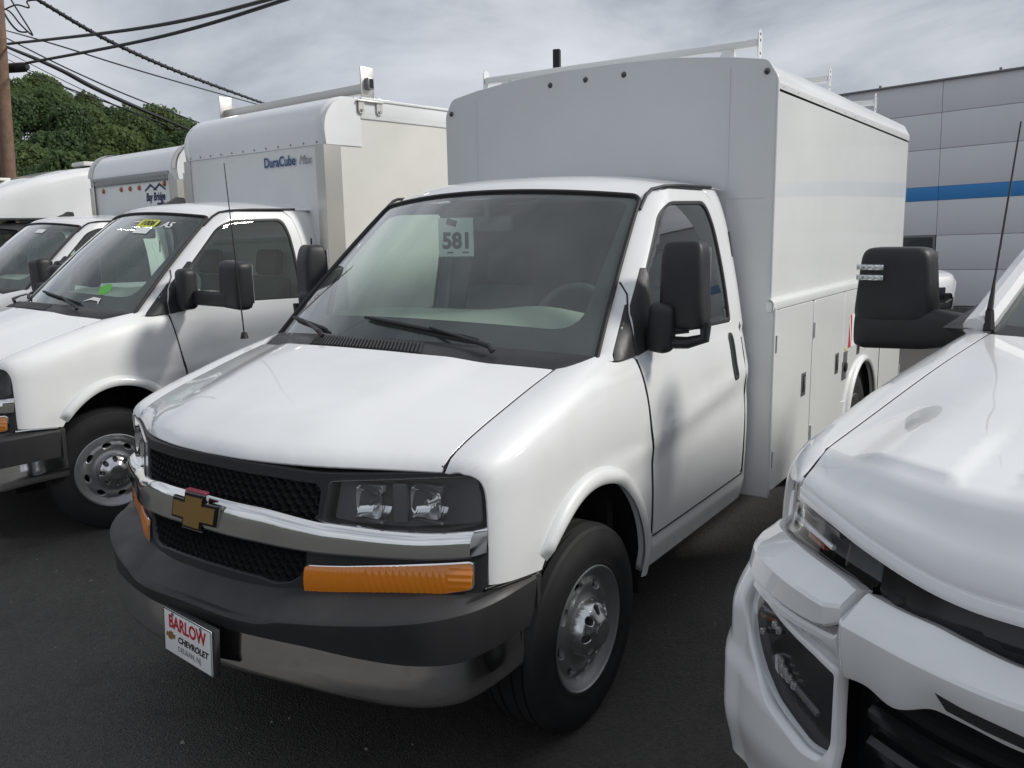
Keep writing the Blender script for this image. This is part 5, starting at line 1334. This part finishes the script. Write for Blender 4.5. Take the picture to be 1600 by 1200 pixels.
def topz(a): return btop(min(a, .655)) if a < .655 else (btop(.655) + (1.040 - btop(.655)) * cl((a - .655) / .032) if a < .687 else btop2(min(a, 1.14)))
def barg(u, v):
    U = -1.055 + 2.11 * u; a = abs(U); T_ = topz(a); B_ = bbot(min(a, 1.06)); w_ = smooth01(.655, .690, a)
    C_ = (1.058 + .022 * smooth01(.36, .66, a)) * (1 - w_) + (T_ - .010) * w_; C_ = min(C_, T_ - .006); of = .052 * (1 - w_) + .022 * w_
    e_ = cl((1.055 - a) / .05) ** .5; of *= e_
    rows = [(T_ - .02, -.07), (T_, -.010), (T_ - .003, -.002), (C_ + .005, of - .004), (C_ - .002, of), (C_ - .012, of - .001), ((C_ + B_) / 2, of - .010), (B_ + .016, of - .022), (B_ + .004, of - .028), (B_, of - .036), (B_ + .004, -.09)]
    z, o_ = rows[int(round(v * 10))]; return nose_pt(U, z, o_ - .004)
grid('centre_bar', 212, 11, barg, 'paint', PK, flip=True, angle=22)
for s in (1, -1):
    MB().prism([(s * x, z) for x, z in [(.17, 1.000), (.30, 1.002), (.37, 1.012), (.44, 1.019), (.482, 1.029), (.462, 1.006), (.40, .996), (.30, .987), (.17, .986)]], .0, .040, lambda u, z, h: nose_pt(u, z, h)).build('bar_slot', 'dark', PK, False)  # solid dark piece stands in for the shaded slot opening
lgm = [(u, bbot(abs(u)) - .002) for u in Xr(-.70, .70, 30)] + [(.70, .62), (.60, .52), (-.60, .52), (-.70, .62)]
patch('lower_grille', lgm[::-1], N(-.085), 'gloss_black', PK, step=.012)
for k in range(6):
    zz = .56 + .068 * k
    MB().tube([nose_pt(u, zz + .12 * (abs(u) / .66) ** 2 * (.3 if k > 2 else .1), -.075) for u in Xr(-.66, .66, 24)], .017, 6).build('grille_slat', 'gloss_black', PK)
for s in (1, -1):
    S = lambda poly: [(s * u, z) for u, z in poly]
    # slim upper lamp
    L = empty('headlight'); L.parent = PK
    lp = S([(.645, 1.212), (.70, 1.228), (.78, 1.248), (.86, 1.256), (.97, 1.250), (1.06, 1.230), (1.13, 1.208), (1.172, 1.186), (1.196, 1.112), (1.10, 1.122), (1.0, 1.136), (.85, 1.146), (.70, 1.142), (.66, 1.138), (.645, 1.15)])
    patch('lamp_housing', lp, N(-.055), 'lamp_dark', L, step=.03)
    patch('bright_bezel', S([(.98, 1.150), (1.06, 1.138), (1.16, 1.122), (1.165, 1.175), (1.10, 1.196), (1.0, 1.212)]), N(-.036), 'reflector', L, step=.03)
    pass
    MB().tube([nose_pt(s * u, z, -.020) for u, z in ((.78, 1.172), (.88, 1.178), (1.0, 1.172))], .006, 6).tube([nose_pt(s * u, z, -.020) for u, z in ((1.05, 1.150), (1.10, 1.165), (1.135, 1.185))], .009, 6).build('light_guide', 'white_print', L)
    MB().tube([nose_pt(s * u, z, -.026) for u, z in ((.76, 1.205), (.88, 1.210), (1.0, 1.204))], .012, 6).build('lamp_bezel', 'galv', L)
    patch('amber_reflector', S([(1.07, 1.160), (1.155, 1.142), (1.162, 1.175), (1.13, 1.190), (1.075, 1.200)]), N(-.030), 'marker', L, step=.03)
    MB().tube([nose_pt(s * u, z, -.030) for u, z in ((.82, 1.158), (.90, 1.160))], .008, 6).build('lamp_ring', 'marker', L)
    patch('lens', lp, N(-.017), 'lens_dark', L, step=.03, flange=.012)
    # body-colour shoulder below the lamp
    btm = pchip([.68, .70, .735, .82, .90, 1.0, 1.12, 1.25], [1.064, 1.054, 1.047, 1.044, 1.046, 1.052, 1.064, 1.080])
    tpz = pchip([.68, .72, .80, .88, 1.0, 1.10, 1.20, 1.25], [1.128, 1.136, 1.139, 1.139, 1.130, 1.116, 1.104, 1.096])
    def shl(u, v, s=s):
        a = .678 + .572 * max(0, (u - .02) / .98); T_, B_ = tpz(a), btm(a); C_ = B_ + (T_ - B_) * .56; of = .050 * (1 - .95 * smooth01(.98, 1.25, a)) * (.6 + .4 * smooth01(.678, .70, a))
        if u < .01: return nose_pt(s * a, (T_ + B_) / 2 + (T_ - B_) * .5 * (1 - 2 * v), -.05)
        rows = [(T_ - .01, -.05), (T_, -.006), (T_ - .003, .0), (C_ + .006, of - .004), (C_ - .002, of), (C_ - .010, of - .001), (B_ + .006, of - .006), (B_, of - .013), (B_ + .002, -.06)]
        z, o_ = rows[int(round(v * 8))]; return nose_pt(s * a, z, o_)
    grid('lamp_shoulder', 52, 9, shl, 'paint', PK, flip=(s > 0), angle=24)
    # bumper corner round the lamp pod
    fr = S(rnd([(.700, .950), (.76, .966), (.82, .977), (.90, .994), (1.0, 1.012), (1.06, 1.030), (1.12, 1.052), (1.24, 1.078), (1.36, 1.06), (1.36, .62), (1.24, .56), (.95, .53), (.72, .50), (.64, .57), (.672, .66), (.690, .74)], [0, 0, 0, 0, 0, 0, .01, .02, .02, .05, .05, 0, .02, .02, 0, 0], 3))
    pod = S(rnd([(.700, .944), (.76, .960), (.82, .972), (.90, .989), (1.0, 1.007), (1.075, 1.016), (1.085, .975), (1.035, .885), (.975, .830), (.91, .785), (.775, .735), (.718, .742), (.700, .78)], [.008, 0, 0, 0, 0, .012, .02, .02, 0, .02, .02, .015, .015], 4))
    def frm(a, z):
        rim = .014 * smooth01(.80, .74, z - .18 * max(0, a - .76)); return .016 * smooth01(1.04, 1.12, a) + rim - .006
    patch('bumper_corner', fr, N(frm), 'paint', PK, holes=[pod], step=.014, flange=.030, lip=.004)
    pdl = empty('lamp_pod'); pdl.parent = PK
    shrink = lambda k1, k2: [(s * ((abs(u) - .86) * k1 + .86), (z - .885) * k2 + .885) for u, z in pod]
    patch('pod_bezel', pod, N(lambda a, z: -.024), 'panel', pdl, holes=[shrink(.965, .945)], step=.03, flange=.02)
    patch('pod_housing', pod, N(-.034), 'gloss_black', pdl, step=.03)
    for (cu, cz, w_) in ((.90, .875, .030), (.88, .866, .022), (.86, .858, .016), (.84, .850, .014), (.93, .955, .014), (.91, .950, .014), (.985, .92, .012)):
        p = Vector(nose_pt(s * cu, cz, -.026)); MB().box(p, (w_, .014, w_ * 1.2), Matrix.Rotation(s * .8, 4, 'Z'), .005).build('lamp_element', 'reflector', pdl)
    MB().tube([nose_pt(s * u, z, -.030) for u, z in ((.93, .880), (.85, .850), (.76, .820))], .008, 6).build('lamp_bar', 'lamp_dark', pdl)
    patch('pod_lens', shrink(.97, .95), N(-.016), 'lens', pdl, step=.04)
    MB().prism([(.06, -.03), (.70, -.03), (.86, .05), (.60, .10), (.06, .02)], .40, .56, lambda u, v, h, s=s: (s * u, v + .07, h)).build('lower_valance', 'plastic', PK, False)
    make_wheel(PK, .90, 1.02, s, 0, name='wheel').scale = (1.05, 1.08, 1.08)
    make_wheel(PK, .90, 4.85, s, 0, name='wheel').scale = (1.05, 1.08, 1.08)
for o in bpy.data.objects:
    if o.parent == PK and o.name.split('.')[0] == 'wheel': o.location.z = .415
MB().box((0, 4.85, .42), (1.6, .14, .14), None, .03).build('rear_axle', 'dark', PK)
# ================================================================== white car by the building
CR = empty('parked_car', (-.02, 14.75, 0), R(62), 'small white car parked in front of the grey building', 'car')
sec_y = [0, .03, .15, .5, 1.0, 1.25, 1.9, 2.4, 3.4, 4.1, 4.4, 4.5]
top_z = pchip(sec_y, [.62, .82, .95, 1.02, 1.08, 1.12, 1.50, 1.60, 1.60, 1.48, 1.10, .80])
wid = pchip(sec_y, [.66, .76, .85, .91, .92, .92, .92, .92, .92, .91, .87, .80])
def cbody(u, v):
    y = 4.5 * u ** 1.15; zt_ = top_z(y); w = wid(y); zb_ = .32; a = v * 2 - 1; s = 1 if a > 0 else -1; a = abs(a)
    zr = min(zt_, 1.0 + .05 * math.sin(y)); top_w = w * (.97 if zt_ < 1.15 else .97 - .36 * (zt_ - 1.0) / .6 * .8)
    if a < .45: x = (top_w - .08) * a / .45; z = zt_
    elif a < .6: q = (a - .45) / .15 * math.pi / 2; x = top_w - .08 + .08 * math.sin(q); z = zt_ - .08 + .08 * math.cos(q)
    elif a < .8: q = (a - .6) / .2; x = top_w + (w - top_w) * q; z = (zt_ - .08) + (min(zr, zt_ - .08) - zt_ + .08) * q
    else: q = (a - .8) / .2; z = min(zr, zt_ - .08) * (1 - q) + zb_ * q; x = w * (1 - .05 * q * q)
    return (s * x, y, z)
grid('body_shell', 46, 41, cbody, 'paint', CR, angle=60)
for s in (1, -1):
    patch('headlight', [(s * x, z) for x, z in rnd([(.46, .70), (.80, .76), (.83, .86), (.56, .80)], .02)], lambda x, z: (x, .02 + .30 * max(0, abs(x) - .35) ** 1.6, z), 'gloss_black', CR, step=.04, flange=.03)
    MB().tube([(s * .52, .03, .73), (s * .72, .10, .78), (s * .80, .13, .83)], .012, 6).build('lamp_strip', 'reflector', CR)
    patch('side_window', rnd([(1.55, 1.08), (3.9, 1.10), (3.6, 1.45), (2.15, 1.48)], .06), (lambda s: lambda y, z: (s * (.935 - .40 * max(0, z - 1.02)), y, z))(s), 'winglass', CR, step=.15, flip=s < 0)
    make_wheel(CR, .80, .92, s).scale = (.9, .88, .88); make_wheel(CR, .80, 3.55, s).scale = (.9, .88, .88)
    MB().box((s * 1.0, 1.55, 1.08), (.2, .1, .14), None, .04).build('side_mirror', 'paint', CR)
    MB().tube([(s * .42, -.01, .44), (s * .68, .04, .50), (s * .80, .12, .62)], .03, 6).build('bumper_trim', 'plastic', CR)
for o in bpy.data.objects:
    if o.parent == CR and o.name.split('.')[0] == 'wheel': o.location.z = .338
MB().box((0, .01, .62), (.86, .04, .22), None, .02).build('grille', 'gloss_black', CR)
MB().box((0, .0, .40), (1.1, .06, .12), None, .02).build('lower_intake', 'plastic', CR)
patch('windshield', rnd([(-.78, 1.13), (.78, 1.13), (.62, 1.50), (-.62, 1.50)], .05), lambda x, z: (x, 1.20 + (z - 1.10) * 1.55 - .01, z + .012), 'winglass', CR, step=.15)

# ================================================================== paper tag hanging from the van's mirror
pt = empty('hang_tag', (-.165, 1.64, 1.80), R(28), 'white paper number tag 581 hanging from the mirror behind the windshield', 'tag')
MB().box((0, 0, 0), (.172, .001, .185), None, .0003).build('tag_paper', 'paper', pt)
text_on('tag_number', '581', .105, 'black_print', pt, (.004, -.0012, -.020), (1, 0, 0), (0, 0, 1), .004, 0, .92)
for x, w_ in ((-.03, .03), (.045, .03)): MB().box((x, -.001, -.073), (w_, .0006, .007)).build('fine_print', 'black_print', pt)
MB().box((-.02, -.001, .07), (.05, .0006, .03), Matrix.Rotation(.3, 4, 'Y')).build('tag_mark', 'black_print', pt)
# grit on the asphalt
gr = MB(); rg = random.Random(3)
for k in range(260):
    x, y = rg.uniform(-3.5, 3.0), rg.uniform(-1.6, 2.5); s_ = rg.uniform(.003, .009) if k > 8 else rg.uniform(.010, .016)
    gr.add([(x + s_ * rg.uniform(.6, 1.2) * math.cos(a), y + s_ * rg.uniform(.6, 1.2) * math.sin(a), 0) for a in (0, 1.6, 3.1, 4.7)] + [(x + s_ * .2, y, s_ * .9)], [(0, 1, 4), (1, 2, 4), (2, 3, 4), (3, 0, 4)])
M['grit'] = mat('pale_grit', (0.22, 0.21, 0.19), 0.9)
tag(gr.build('grit', 'grit', None, False), 'loose pale grit scattered on the asphalt', kind='stuff')
